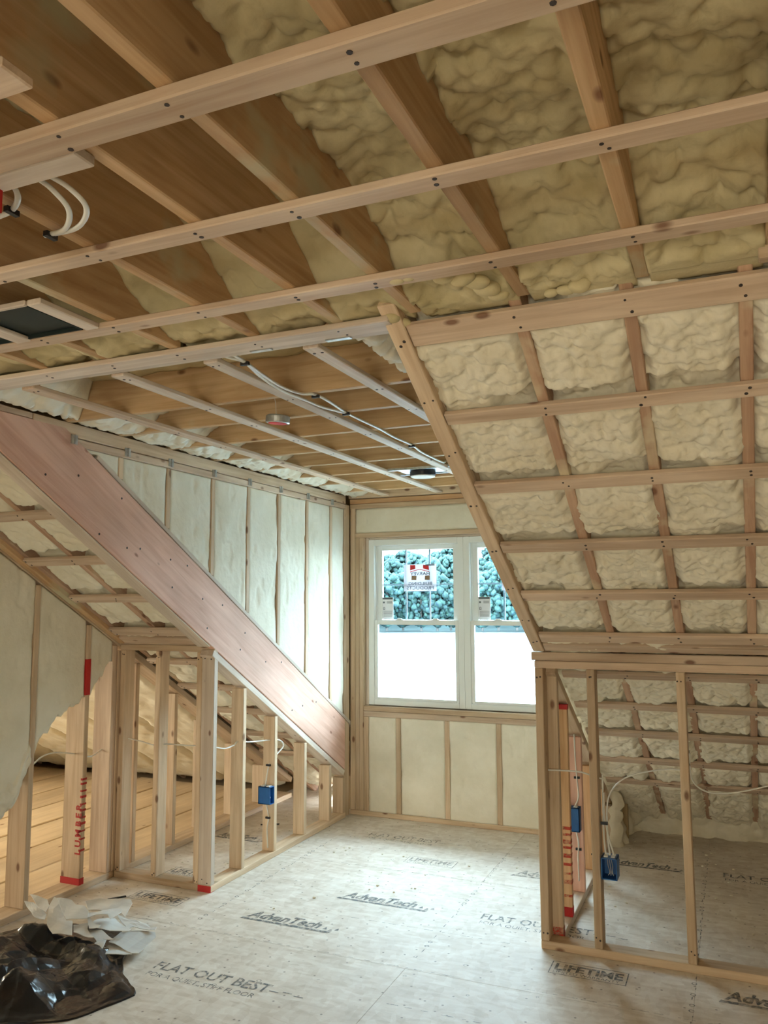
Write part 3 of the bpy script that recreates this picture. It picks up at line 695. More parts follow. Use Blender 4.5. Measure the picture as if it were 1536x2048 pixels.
# ---- knee wall on the right
wq = root('wall_knee_right', 'open stud knee wall on the right beneath the foamed slope', 'wall', 'structure')
bp_ = bx('bottom_plate', wq, M['stud'], XR, 3.95, 4.03, 4.119, 0.0, 0.038)
bx('top_plate', wq, M['strap'], XR, 3.95, 4.028, 4.119, 1.325, 1.362)
bx('top_plate', wq, M['strap'], XR - .012, 3.95, 4.018, 4.119, 1.364, 1.405)
x = -0.673; qs = [bx('stud', wq, M['stud'], XR, XR + .04, 4.031, 4.119, 0.038, 1.325)]
while x < 3.9: qs.append(bx('stud', wq, M['stud'], x, x + .038, 4.031, 4.119, 0.038, 1.325)); x += .41
q2 = bx('stud', wq, M['stud'], XR, XR + .089, 4.121, 4.165, 0.038, 1.33)
paint(q2, M['redwash'], XR + .035, XR + .0897, 4.1205, 4.1655, .02, .075)
for s_ in qs[:5]:
    z = s_.matrix_basis.to_3x3().inverted() @ Vector((0, -1, 0)); ax = 1 if abs(z.y) > .5 else 2
    nails(s_, [-.6, .6], .038, (ax, (z.y if ax == 1 else z.z) * .044), r=.004)

# ---- left wall of the room: studs, foam above, open below
wl = root('wall_left', 'left stud wall with smooth foam above and open studs below', 'wall', 'structure')
D6 = .14
bx('bottom_plate', wl, M['stud'], XW - D6, XW, -5.0, 6.2, 0.0, 0.038)
sb('sloped_plate', wl, M['joist'], XW - .0, XW + .045, 2.25, 4.02, -.004, .034)
sb('sloped_plate', wl, M['stud'], XW - D6, XW - .001, 2.0, 6.2, -.012, .03)
lst = [2.955, 3.35, 3.748]
FB = [(-2.8, .3), (2.6, .45), (2.9, .47), (3.05, .50), (3.174, .542), (3.265, .60), (3.34, .745), (3.418, .905), (3.556, 1.025), (3.66, 1.065), (3.745, 1.10), (3.80, 1.13), (3.86, 1.20), (3.924, 1.277), (3.99, 1.315)]
def fbot(u):
    for (a, za), (b, zb) in zip(FB, FB[1:]):
        if a <= u <= b: return za + (zb - za) * (u - a) / (b - a) + .012 * math.sin(u * 61) + .008 * math.sin(u * 137)
    return 1.3
studs = {}
y = 2.955
for y in (-2.3, -1.9, -1.5, -1.1, -.7, -.3, .1, .5, .9, 1.35, 1.75, 2.15, 2.555, 2.955, 3.35, 3.748, 4.19, 4.59, 4.99, 5.39, 5.79):
    zt = min(S(y + .034) - .02, 2.48)
    studs[y] = bx('stud', wl, M['stud'] if y > 2.9 else M['stud'], XW - D6, XW, y, y + .034, 0.038, zt)
bx('corner_stud', wl, M['strap'], XW - D6, XW - .002, 3.972, 4.012, 0.038, S(4.01) - .02)
bx('corner_stud', wl, M['stud'], XW - .06, XW + .001, 4.014, 4.05, 0.038, S(4.05) - .03)
yy = [2.15, 2.555, 2.955, 3.35, 3.748, 3.972]
for i in range(len(yy) - 1):
    wall_foam('foam_panel', wl, M['foam_smooth'], 'x', XW, 1, yy[i] + .034, yy[i + 1], lambda u: fbot(u), lambda u: min(S(u) - .02, 2.46), 900 + i, step=.011, amp=.007)
# rough lumpy lower lip of the foam in the nearest bays
def lip(y0, y1, seed):
    st = .006; nu = int((y1 - y0) / st); U = np.repeat(np.linspace(y0, y1, nu)[None], 46, 0); T = np.linspace(0, 1, 46)[:, None]
    zb = np.array([fbot(u) for u in U[0]])[None]; Z = zb - .02 + .16 * T
    D = XW - .05 + .055 * np.sqrt(np.clip(1 - (1 - np.clip(T * 2.2, 0, 1)) ** 2, 0, 1)) + .034 * (caps(U, Z, .045, seed) - .6) * (1 - sstep(.55, 1, T)) - .012 * sstep(.75, 1, T)
    grid_obj('foam_lip', wl, M['foam_smooth'], np.stack([D + 0 * U, U, Z + 0 * U], -1), (-.06, 0, 0))
lip(2.99, 3.35, 950)
paint(studs[3.748], M['red'], XW - .02, XW + .0012, 3.7475, 3.783, 1.114, 1.324)
paint(studs[3.748], M['red'], XW - D6 - .001, XW + .0012, 3.7465, 3.7832, .038, .075)
def stencil(parent):
    me = text_mesh('LUMBER', size=.058, bold=.002, space=1.5)
    # letters read upwards along the stud's camera-side face, near its front edge
    o = link('stencil_lettering', me, M['red_sten'], parent)
    mw = Matrix(((0, -1, 0, 0), (0, 0, -1, 0), (1, 0, 0, 0), (0, 0, 0, 1))); mw.translation = Vector((XW + .001, 3.7468, .205))
    o.matrix_basis = mw; o.matrix_parent_inverse = parent.matrix_basis.inverted()
    for z, hh in ((.225, .012), (.29, .010), (.335, .008), (.375, .014), (.41, .010), (.45, .012), (.485, .010), (.525, .014), (.56, .010), (.60, .012), (.625, .012)):
        paint(parent, M['red_sten'], XW - .012, XW + .0012, 3.7468, 3.783, z, z + hh, name='stencil_mark')
stencil(studs[3.748])

# ---- window wall
ww = root('wall_window', 'dormer end wall with foamed stud bays below the double window', 'wall', 'structure')
bx('bottom_plate', ww, M['stud'], XL - .01, XR + .03, YW, YW + .10, 0.0, 0.036)
for a, b, z0, z1 in ((-2.838, -2.795, .037, 2.43), (-2.793, -2.758, .037, 2.168), (-2.757, -2.722, .037, 2.168)): bx('stud', ww, M['stud'], a, b, YW, YW + .11, z0, z1)
for a, b, z0, z1 in ((-1.06, -1.02, .037, 2.168), (-1.018, -.98, .037, 2.168), (-.978, -.935, .037, 2.43)): bx('stud', ww, M['stud'], a, b, YW, YW + .11, z0, z1)
bx('header', ww, M['stud'], -2.795, -.98, YW, YW + .11, 2.169, 2.205)
bx('top_plate', ww, M['orange'], XL - .01, XR + .03, YW - .004, YW + .1, 2.445, 2.483)
bx('top_plate', ww, M['stud'], XL - .01, XR + .03, YW - .002, YW + .1, 2.405, 2.443)
bx('trim_joist', ww, M['stud'], XL - .01, XR + .03, YW - .03, YW + .08, 2.488, 2.73)
wall_foam('foam_panel', ww, M['foam_smooth'], 'y', YW, -1, -2.795, -.98, lambda u: 2.206, lambda u: 2.404, 980, amp=.006, recess=.008)
bx('sill_plate', ww, M['stud'], -2.72, -1.06, YW - .002, YW + .11, .80, .838)
bx('sill_plate', ww, M['strap'], -2.72, -1.06, YW - .002, YW + .11, .758, .798)
sx = [(-2.72, -2.68), (-2.447, -2.41), (-2.05, -2.012), (-1.65, -1.612), (-1.25, -1.212), (-1.06, -1.058)]
for a, b in sx[:-1]: bx('stud', ww, M['stud'], a, b, YW + (.004 if a > -2.7 else 0), YW + .1, .037, .757)
for i in range(5): wall_foam('foam_panel', ww, M['foam_smooth'], 'y', YW + .004, -1, sx[i][1], sx[i + 1][0], lambda u: .037, lambda u: .757, 985 + i, amp=.010, step=.010, recess=.0)
boxes('sheathing', ww, M['ply'], [(-3.02, -2.68, 6.025, 6.06, -.02, 2.8), (-1.105, -.75, 6.025, 6.06, -.02, 2.8), (-2.68, -1.105, 6.025, 6.06, -.02, .86), (-2.68, -1.105, 6.025, 6.06, 2.135, 2.8)])
for a, b in ((-2.7215, -2.6925), (-1.0915, -1.0605)): bx('jamb', ww, M['pale'], a, b, YW + .045, YW + .13, .838, 2.168)
bx('head_jamb', ww, M['pale'], -2.69, -1.092, YW + .045, YW + .13, 2.151, 2.168)

# ---- the two windows
def make_window(name, x0, label):
    w = root(name, label, 'window', 'structure', loc=(x0, 5.93, .845))
    def b(nm, par, mat, lst, bev=.003): 
        o = boxes(nm, par, mat, lst, bev); return o
    Wd, Ht = .80, 1.305; f = .048
    b('frame', w, M['vinyl'], [(0, f, 0, .09, 0, Ht), (Wd - f, Wd, 0, .09, 0, Ht), (f, Wd - f, 0, .09, 0, f * .9), (f, Wd - f, 0, .09, Ht - f, Ht), (f, f + .012, .034, .044, f, Ht - f), (Wd - f - .012, Wd - f, .034, .044, f, Ht - f)])
    mid = .647
    ls = b('lower_sash', w, M['vinyl'], [(f, f + .028, .006, .034, f * .9, mid + .015), (Wd - f - .028, Wd - f, .006, .034, f * .9, mid + .015), (f + .028, Wd - f - .028, .006, .034, f * .9, f * .9 + .018), (f + .028, Wd - f - .028, .006, .034, mid - .020, mid + .015)])
    b('pane', ls, M['glass'], [(f + .026, Wd - f - .026, .018, .022, .06, mid - .018)], 0)
    us = b('upper_sash', w, M['vinyl'], [(f, f + .052, .045, .075, mid - .02, Ht - f), (Wd - f - .052, Wd - f, .045, .075, mid - .02, Ht - f), (f + .052, Wd - f - .052, .045, .075, Ht - f - .038, Ht - f), (f + .052, Wd - f - .052, .045, .075, mid - .02, mid + .02)])
    b('pane', us, M['glass'], [(f + .050, Wd - f - .050, .056, .060, mid + .018, Ht - f - .036)], 0)
    gx0, gx1 = f + .052, Wd - f - .052
    for k in (1, 2):
        xx = gx0 + (gx1 - gx0) * k / 3; b('muntin', us, M['muntin'], [(xx - .007, xx + .007, .061, .067, mid + .02, Ht - f - .038)], 0)
    zz = (mid + .02 + Ht - f - .038) / 2; b('muntin', us, M['muntin'], [(gx0, gx1, .0615, .0665, zz - .007, zz + .007)], 0)
    for xx in (.26, .56): b('sash_lock', w, M['vinyl'], [(xx - .035, xx + .035, .008, .03, mid + .015, mid + .022), (xx - .02, xx + .02, .012, .026, mid + .022, mid + .03)])
    return w
make_window('window_1', -2.692, 'left white double-hung window with grilled upper sash and paper label')
make_window('window_2', -1.892, 'right white double-hung window partly hidden by the sloping trimmer')

def sticker_big(x0, label, name='window_sticker'):
    t = root(name, label, 'sticker', loc=(x0, 5.971, 1.735), group=None)
    w, h = .275, .212
    boxes('sheet', t, M['film'], [(0, w, .004, .006, 0, h)])
    def quad(nm, mat, pts, y=.0028):
        me = bpy.data.meshes.new('q'); n = len(pts); me.from_pydata([(p[0], y, p[1]) for p in pts] + [(p[0], y + .0012, p[1]) for p in pts], [], [tuple(range(n)), tuple(range(2 * n - 1, n - 1, -1))] + [(i, n + i, n + (i + 1) % n, (i + 1) % n) for i in range(n)]); return link(nm, me, mat, t)
    quad('red_shape', M['stick_red'], [(.055, .165), (.10, .178), (.098, .207), (.055, .207)])
    quad('red_shape', M['stick_red'], [(.165, .178), (.215, .165), (.21, .207), (.165, .207)])
    quad('roof_line', M['stick_red'], [(.055, .150), (.135, .170), (.215, .150), (.215, .156), (.135, .176), (.055, .156)], .0024)
    quad('brown_shape', M['stick_brown'], [(.065, .088), (.107, .088), (.110, .122), (.068, .122)])
    quad('brown_shape', M['stick_brown'], [(.178, .088), (.22, .088), (.222, .122), (.180, .122)])
    quad('black_bar', M['stick_ink'], [(.185, .200), (.262, .200), (.262, .210), (.185, .210)], .002)
    for txt, z, s in (('HARVEY', .126, .036), ('BUILDING', .048, .036), ('PRODUCTS', .014, .036)):
        me = text_mesh(txt, size=s, bold=.0006, align='CENTER'); o = link('lettering', me, M['stick_ink'], t)
        o.matrix_basis = Matrix(((-1.25, 0, 0, .14), (0, 0, 1, .0022), (0, 1, 0, z), (0, 0, 0, 1)))
    return t
sticker_big(-2.405, 'square translucent label with red and brown marks on left window upper pane')
sticker_big(-1.605, 'square translucent label on right window, mostly hidden behind the sloping trimmer')
def sticker_small(x0, label):
    t = root('energy_label', label, 'sticker', loc=(x0, 5.972, 1.516))
    boxes('sheet', t, M['paper'], [(0, .094, .004, .006, 0, .172)])
    boxes('black_bar', t, M['stick_ink'], [(.004, .090, .002, .004, .156, .170)])
    L = [(.006, .020, .002, .004, .125, .138)]
    for z in (.138, .131, .124): L.append((.04, .085, .0028, .004, z, z + .003))
    for z in (.06, .05, .04, .03, .02): L.append((.01, .085, .0028, .004, z, z + .0025))
    boxes('print_lines', t, M['stick_ink'], L)['kind'] = 'stuff'
    boxes('house_mark', t, M['stick_ink'], [(.008, .011, .002, .004, .075, .092), (.019, .022, .002, .004, .075, .092), (.008, .022, .002, .004, .073, .076), (.010, .020, .002, .004, .092, .095)])
sticker_small(-2.592, 'narrow white paper label low on the left window upper sash')
sticker_small(-1.792, 'narrow white paper label low on the right window upper sash')

# ---- rest of the attic behind and beside the camera (windows added for fill light)
def wall_openings(name, label, axis, pos, th, lo, hi, ztop, wins, z0, z1):
    r = root(name, label, 'wall', 'structure'); L = []; a = lo
    for u, v in wins:
        L.append((a, u, -.03, ztop)); L.append((u, v, -.03, z0)); L.append((u, v, z1, ztop)); a = v
    L.append((a, hi, -.03, ztop))
    bl = [(u, v, pos, pos + th, b, c) if axis == 'y' else (pos, pos + th, u, v, b, c) for u, v, b, c in L]
    boxes('panel', r, M['foam_smooth'], bl)
    return r
def added_window(name, label, axis, pos, u, v, z0, z1):
    w = root(name, label, 'window', 'structure'); f = .05; m = (u + v) / 2; zm = (z0 + z1) / 2
    L = [(u, u + f, z0, z1), (v - f, v, z0, z1), (u, v, z0, z0 + f), (u, v, z1 - f, z1), (u, v, zm - .025, zm + .025)]
    boxes('frame', w, M['vinyl'], [(a, b, pos, pos + .06, c, d) if axis == 'y' else (pos, pos + .06, a, b, c, d) for a, b, c, d in L])
    P = (u + f, v - f, pos + .02, pos + .024, z0 + f, z1 - f) if axis == 'y' else (pos + .02, pos + .024, u + f, v - f, z0 + f, z1 - f)
    boxes('pane', w, M['warm_pane'], [P])
wall_openings('wall_rear', 'rear attic wall behind the camera with an opening for the added low window', 'y', -5.02, .1, -9.2, 4.3, 2.8, ADDED_REAR_WIN, .15, .9)
added_window('window_3', 'low rear window added unseen behind the camera for fill light', 'y', -5.0, -1.2, 0.6, .15, .9)
nwin = 4
cb = root('ceiling_rear', 'plain rear ceiling panel behind the camera with openings for two added skylights', 'ceiling', 'structure')
L = [(-9.2, 4.3, -5.1, -4.4), (-9.2, 4.3, -2.9, -2.72)]; a = -9.2
for u, v in ADDED_SKYLIGHT: L.append((a, u, -4.4, -2.9)); a = v
L.append((a, 4.3, -4.4, -2.9))
boxes('panel', cb, M['foam_smooth'], [(u, v, p, q, 2.52, 2.84) for u, v, p, q in L])
for u, v in ADDED_SKYLIGHT:
    w = root('window_%d' % nwin, 'skylight added unseen behind the camera for fill light off the floor', 'window', 'structure'); nwin += 1
    boxes('frame', w, M['vinyl'], [(u, u + .05, -4.4, -2.9, 2.72, 2.8), (v - .05, v, -4.4, -2.9, 2.72, 2.8), (u + .05, v - .05, -4.4, -4.35, 2.72, 2.8), (u + .05, v - .05, -2.95, -2.9, 2.72, 2.8)])
    boxes('pane', w, M['warm_pane'], [(u + .05, v - .05, -4.35, -2.95, 2.75, 2.755)])
wall_openings('wall_right', 'right gable wall outside the frame', 'x', 4.02, .1, -5.1, 7.0, 2.8, [], .7, 2.2)
wall_openings('wall_far_left', 'far gable wall of the loft beyond the left stud wall', 'x', -7.32, .1, -5.1, 7.0, 2.8, ASSUMED_LOFT_WIN, .35, 1.55)
for a, b in ASSUMED_LOFT_WIN: added_window('window_%d' % nwin, 'assumed loft gable window, unseen, added to light the loft', 'x', -7.30, a, b, .35, 1.55); nwin += 1

# ---- red-painted offcut nailed under the straps at the left frame edge
XP = -1.302
st = bx('offcut_block', ce, M['stud'], -1.40, XP, 1.064, 1.102, 2.33, ZC - .004)
paint(st, M['red'], -1.4005, XP + .0008, 1.0632, 1.1028, 2.431, 2.478)

# ================================================================== FLOOR PRINT
def print_text(txt, x, y, width, size, bold=0.0, shear=0.0, mat='ink', space=1.0, name='printed_lettering'):
    me = text_mesh(txt, size=size, shear=shear, bold=bold, space=space)
    xs = [v.co.x for v in me.vertices]; w = max(xs) - min(xs); k = width / w
    o = link(name, me, M[mat], fl); o.matrix_basis = Matrix(((k, 0, 0, x - min(xs) * k), (0, 1, 0, y), (0, 0, 1, .0012), (0, 0, 0, 1)))
    return o
def flat_poly(pts, mat='ink', name='printed_mark'):
    me = bpy.data.meshes.new('mark'); V, F = [], []
    for P in pts:
        b = len(V); V += [(x, y, .0011) for x, y in P]; F.append(tuple(range(b, b + len(P))))
    me.from_pydata(V, [], F); return link(name, me, M[mat], fl)
def advantech(x, y, w=.47, mat='ink'):
    print_text('AdvanTech', x, y + .035, w * .86, .115, bold=.004, shear=.28, mat=mat)
    flat_poly([[(x - .02, y), (x + w, y), (x + w + .01, y + .022), (x - .012, y + .022)]] + [[(x + w * .88 + d, y + .04 + e), (x + w * .88 + d + .025, y + .04 + e), (x + w * .88 + d + .014, y + .07 + e)] for d, e in ((.01, 0), (.045, -.012), (.075, .005))], mat)
def flat_best(x, y, w=.62, mat='ink'):
    print_text('FLAT OUT BEST', x, y, w * .94, .10, bold=.0012, mat=mat)
    print_text('FOR A QUIET, STIFF FLOOR', x + .01, y - .065, w * .88, .052, mat=mat)
    flat_poly([[(x + w * .95 + .06 * i, y + .015 + .012 * (i % 2)), (x + w * .95 + .06 * i + .045, y + .015 + .012 * (i % 2)), (x + w * .95 + .06 * i + .045, y + .021 + .012 * (i % 2)), (x + w * .95 + .06 * i, y + .021 + .012 * (i % 2))] for i in range(3)], mat)
def lifetime(x, y, w=.34, h=.125, mat='ink'):
    print_text('LIFETIME', x + .02, y + .045, w - .04, .09, bold=.003, mat=mat)
    print_text('LIMITED WARRANTY', x + .02, y + .014, w - .05, .032, mat=mat)
    e = .005; flat_poly([[(x, y), (x + w, y), (x + w, y + e), (x, y + e)], [(x, y + h), (x + w, y + h), (x + w, y + h + e), (x, y + h + e)], [(x, y), (x + e, y), (x + e, y + h), (x, y + h)], [(x + w - e, y), (x + w, y), (x + w, y + h), (x + w - e, y + h)]], mat)
advantech(-2.455, 3.79, .50); advantech(-2.11, 4.24, .51); advantech(-1.30, 4.985, .48, 'ink_faint'); advantech(-.115, 3.80, .48)
advantech(-.80, 5.43, .42); advantech(-3.47, 4.97, .36); advantech(.55, 4.6, .48); advantech(-1.9, 2.0, .48)
flat_best(-2.515, 3.14, .64); flat_best(-1.30, 4.27, .61); flat_best(-2.47, 5.42, .56, 'ink_faint'); flat_best(-.135, 5.45, .6); flat_best(.3, 3.1, .6)
lifetime(-3.23, 3.79, .345); lifetime(-.845, 3.79, .34); lifetime(-2.02, 4.97, .33, mat='ink_faint'); lifetime(-3.30, 4.2, .30); lifetime(-1.4, 2.5, .34)
# chalk and marker tick lines
for y0, x0, x1 in ((3.585, -2.95, -1.2), (4.805, -2.5, -1.0), (3.595, -.9, .1), (3.25, -1.4, -.3), (4.50, -2.3, -1.2), (4.02, -2.0, -1.1)):
    P = []; x = x0
    while x < x1:
        l = random.uniform(.01, .07); P.append([(x, y0), (x + l, y0 + .002), (x + l, y0 + .006), (x, y0 + .004)]); x += l + random.uniform(.01, .06)
    flat_poly(P, 'ink_faint', 'printed_rule')
for xs_, y0, y1 in ((-1.44, 3.7, 5.4), (-.235, 3.0, 3.99), (-2.66, 3.7, 5.2), (-.235, 4.2, 5.8)):
    P = []; y = y0
    while y < y1:
        if random.random() < .3:
            c = [(xs_ + .012 * math.cos(a), y + .012 * math.sin(a)) for a in [i * PI / 5 for i in range(10)]]
            ci = [(xs_ + .008 * math.cos(a), y + .008 * math.sin(a)) for a in [i * PI / 5 for i in range(10)]]
            for i in range(10): P.append([c[i], c[(i + 1) % 10], ci[(i + 1) % 10], ci[i]])
            y += .05
        else:
            l = random.uniform(.01, .04); dx = random.uniform(-.006, .006); P.append([(xs_ + dx, y), (xs_ + dx + .004, y), (xs_ + dx + .005, y + l), (xs_ + dx + .001, y + l)]); y += l + random.uniform(.01, .05)
    flat_poly(P, 'ink', 'nailing_marks')
P = []
for i in range(120):
    x, y = random.uniform(-2.7, .6), random.uniform(2.2, 5.6); r = random.uniform(.006, .014)
    if random.random() < .5:
        c = [(x + r * math.cos(a), y + r * math.sin(a)) for a in [i * PI / 4 for i in range(8)]]; ci = [(x + r * .7 * math.cos(a), y + r * .7 * math.sin(a)) for a in [i * PI / 4 for i in range(8)]]
        for k in range(8): P.append([c[k], c[(k + 1) % 8], ci[(k + 1) % 8], ci[k]])
    else: P.append([(x, y), (x + r * 1.6, y + r * .3), (x + r * 1.4, y + r * .7), (x, y + r * .5)])
o = flat_poly(P, 'ink_faint', 'scuff_marks'); o['kind'] = 'stuff'

# ================================================================== THINGS
# ---- blue electrical boxes
def elec_box(x0, x1, y0, y1, z0, z1, open_dir, label):
    t = root('outlet_box', label, 'electrical box', group='blue outlet boxes', loc=((x0 + x1) / 2, (y0 + y1) / 2, z0))
    lx, ly, lz = (x1 - x0) / 2, (y1 - y0) / 2, z1 - z0; w = .004
    L = {'+x': 0, '-x': 0, '+y': 0, '-y': 0, '-z': 0, '+z': 0}
    faces = {'+x': (lx - w, lx, -ly, ly, 0, lz), '-x': (-lx, -lx + w, -ly, ly, 0, lz), '+y': (-lx, lx, ly - w, ly, 0, lz), '-y': (-lx, lx, -ly, -ly + w, 0, lz), '-z': (-lx, lx, -ly, ly, 0, w), '+z': (-lx, lx, -ly, ly, lz - w, lz)}
    boxes('shell', t, M['blue'], [v for k, v in faces.items() if k != open_dir])
    tabs = [(-lx * .7, -lx * .2, -ly * .6, ly * .6, lz, lz + .006), (lx * .2, lx * .7, -ly * .6, ly * .6, lz, lz + .005)]
    boxes('clamp_tab', t, M['cable'], tabs)
    if open_dir == '-y':
        ws = [[(-.012 + .008 * i, 0, lz - .01), (-.008 + .01 * i, -ly * .3, lz * .6), (.002 + .006 * i, -ly * .8, lz * .35), (.012 * i - .006, -ly * .7, lz * .2)] for i in range(3)]
        link('bare_wire', tube_mesh(ws, .0022, 6), M['copper'], t)
        me = boxes_mesh([(-lx - .05, -lx, -ly * .2, -ly * .2 + .008, lz * .97, lz * .97 + .006)]); link('bracket_nail', me, M['black'], t)
    else:
        d = lx if open_dir == '+x' else -lx
        link('bare_wire', tube_mesh([[(0, 0, lz - .01), (d * .4, .005, lz * .6), (d * .8, -.005, lz * .35)]], .0022, 6), M['copper'], t)
    return t
elec_box(-2.918, -2.828, 4.668, 4.722, .345, .455, '+x', 'blue outlet box nailed to a knee stud under the pink beam')
elec_box(-.928, -.845, 4.690, 4.746, .375, .505, '-x', 'blue outlet box beside the red-stencilled stud in the right return wall')
elec_box(-.630, -.558, 4.020, 4.105, .358, .455, '-y', 'open dark blue outlet box on the front stud of the right knee wall')

# ---- cables
def cable(name, label, paths, r=.0055, staples=()):
    t = root(name, label, 'cable', group='white electrical cables')
    for p in paths: link('jacket', tube_mesh([p], r, 8, flat=.75), M['cable'], t)
    for x, y, z, d in staples:
        s = (.016, .006, .006) if d == 'x' else (.006, .016, .006) if d == 'y' else (.016, .016, .006)
        boxes('staple', t, M['black'], [(x - s[0], x + s[0], y - s[1], y + s[1], z - s[2], z + s[2])])
    return t
cable('electrical_cable', 'white cable threaded through the studs of the left knee wall', [[(-3.623, 4.08, .830), (-3.539, 4.08, .820), (-3.405, 4.08, .807), (-3.298, 4.08, .790), (-3.196, 4.08, .802), (-3.03, 4.08, .804), (-2.89, 4.085, .806), (-2.87, 4.117, .797), (-2.87, 4.211, .776), (-2.87, 4.307, .781), (-2.87, 4.35, .795), (-2.87, 4.487, .771), (-2.87, 4.73, .745), (-2.87, 4.86, .722), (-2.872, 4.907, .678), (-2.872, 4.835, .643), (-2.87, 4.732, .60), (-2.878, 4.712, .53), (-2.882, 4.70, .462)], [(-2.882, 4.712, .34), (-2.868, 4.718, .25), (-2.878, 4.718, .18), (-2.87, 4.716, .06)]], staples=[(-2.872, 4.716, .585, 'x'), (-2.872, 4.716, .25, 'x')])
cable('electrical_cable', 'white cable sagging between the two open studs of the left wall', [[(-3.61, 3.385, .74), (-3.61, 3.456, .775), (-3.61, 3.508, .799), (-3.61, 3.581, .806), (-3.61, 3.676, .790), (-3.61, 3.787, .762), (-3.61, 3.877, .735), (-3.61, 3.952, .752), (-3.612, 4.016, .777), (-3.614, 4.10, .80)]])
cable('electrical_cable', 'short white cable crossing the corner bay of the right knee wall', [[(-.905, 4.085, .825), (-.888, 4.10, .821), (-.826, 4.105, .823), (-.729, 4.10, .824), (-.66, 4.09, .810), (-.615, 4.09, .80)]])
cable('electrical_cable', 'white cables rising from the front blue box and arching to the next stud', [[(-.595, 4.07, .455), (-.604, 4.09, .517), (-.608, 4.10, .609), (-.600, 4.10, .703), (-.570, 4.10, .764), (-.517, 4.10, .812), (-.435, 4.10, .844), (-.333, 4.10, .866), (-.262, 4.10, .869), (-.225, 4.10, .862)], [(-.612, 4.06, .455), (-.621, 4.08, .52), (-.624, 4.09, .612), (-.622, 4.09, .728), (-.622, 4.10, .82)], [(-.575, 4.07, .455), (-.60, 4.09, .53), (-.616, 4.085, .62), (-.617, 4.085, .74)]], r=.0048, staples=[(-.617, 4.072, .60, 'x')])
cable('electrical_cable', 'white cable drooping right from the middle stud of the right knee wall', [[(-.222, 4.10, .96), (-.221, 4.10, .853), (-.200, 4.10, .806), (-.151, 4.10, .779), (-.077, 4.10, .779), (.007, 4.10, .797), (.103, 4.10, .827), (.16, 4.1, .84)]], r=.0048)
cable('electrical_cable', 'white cable stapled down the pinkish stud of the right return wall', [[(-.87, 4.745, .90), (-.868, 4.742, .78), (-.862, 4.742, .66), (-.855, 4.738, .56), (-.872, 4.725, .51)], [(-.87, 4.72, .372), (-.862, 4.738, .30), (-.868, 4.742, .22), (-.866, 4.742, .10)]], r=.0048, staples=[(-.862, 4.745, .66, 'x'), (-.864, 4.745, .27, 'x')])
cable('electrical_cable', 'pair of white cables stapled along the dormer ceiling joists to the far light', [[(-1.50, 2.20, 2.53), (-1.524, 2.242, 2.500), (-1.533, 2.326, 2.497), (-1.560, 2.488, 2.494), (-1.575, 2.663, 2.49), (-1.56, 2.781, 2.492), (-1.525, 2.83, 2.496), (-1.52, 2.94, 2.494), (-1.548, 3.16, 2.497), (-1.552, 3.35, 2.497), (-1.55, 3.553, 2.497), (-1.56, 3.75, 2.496), (-1.555, 3.985, 2.497), (-1.575, 4.18, 2.494), (-1.585, 4.385, 2.497), (-1.59, 4.6, 2.50), (-1.62, 4.74, 2.53)], [(-1.555, 2.20, 2.53), (-1.565, 2.25, 2.500), (-1.537, 2.335, 2.496), (-1.575, 2.50, 2.492), (-1.590, 2.68, 2.484), (-1.585, 2.85, 2.486), (-1.575, 3.0, 2.486), (-1.553, 3.165, 2.495)]], r=.007, staples=[(-1.535, 2.335, 2.490, 'x'), (-1.525, 2.84, 2.490, 'x'), (-1.548, 3.17, 2.490, 'x'), (-1.555, 3.99, 2.490, 'x')])
cable('electrical_cable', 'white cable loop stapled to a joist at the upper left', [[(-1.34, 1.13, 2.55), (-1.325, 1.145, 2.52), (-1.330, 1.165, 2.498), (-1.375, 1.19, 2.492), (-1.43, 1.2, 2.492)], [(-1.30, 1.10, 2.58), (-1.285, 1.145, 2.54), (-1.262, 1.19, 2.515), (-1.275, 1.25, 2.50), (-1.335, 1.30, 2.492), (-1.40, 1.305, 2.490)], [(-1.29, 1.10, 2.58), (-1.26, 1.15, 2.54), (-1.225, 1.20, 2.515), (-1.235, 1.26, 2.50), (-1.31, 1.31, 2.494), (-1.40, 1.31, 2.493)]], r=.0065, staples=[(-1.375, 1.19, 2.49, 'y'), (-1.385, 1.307, 2.488, 'y'), (-1.29, 1.118, 2.535, 'xy')])

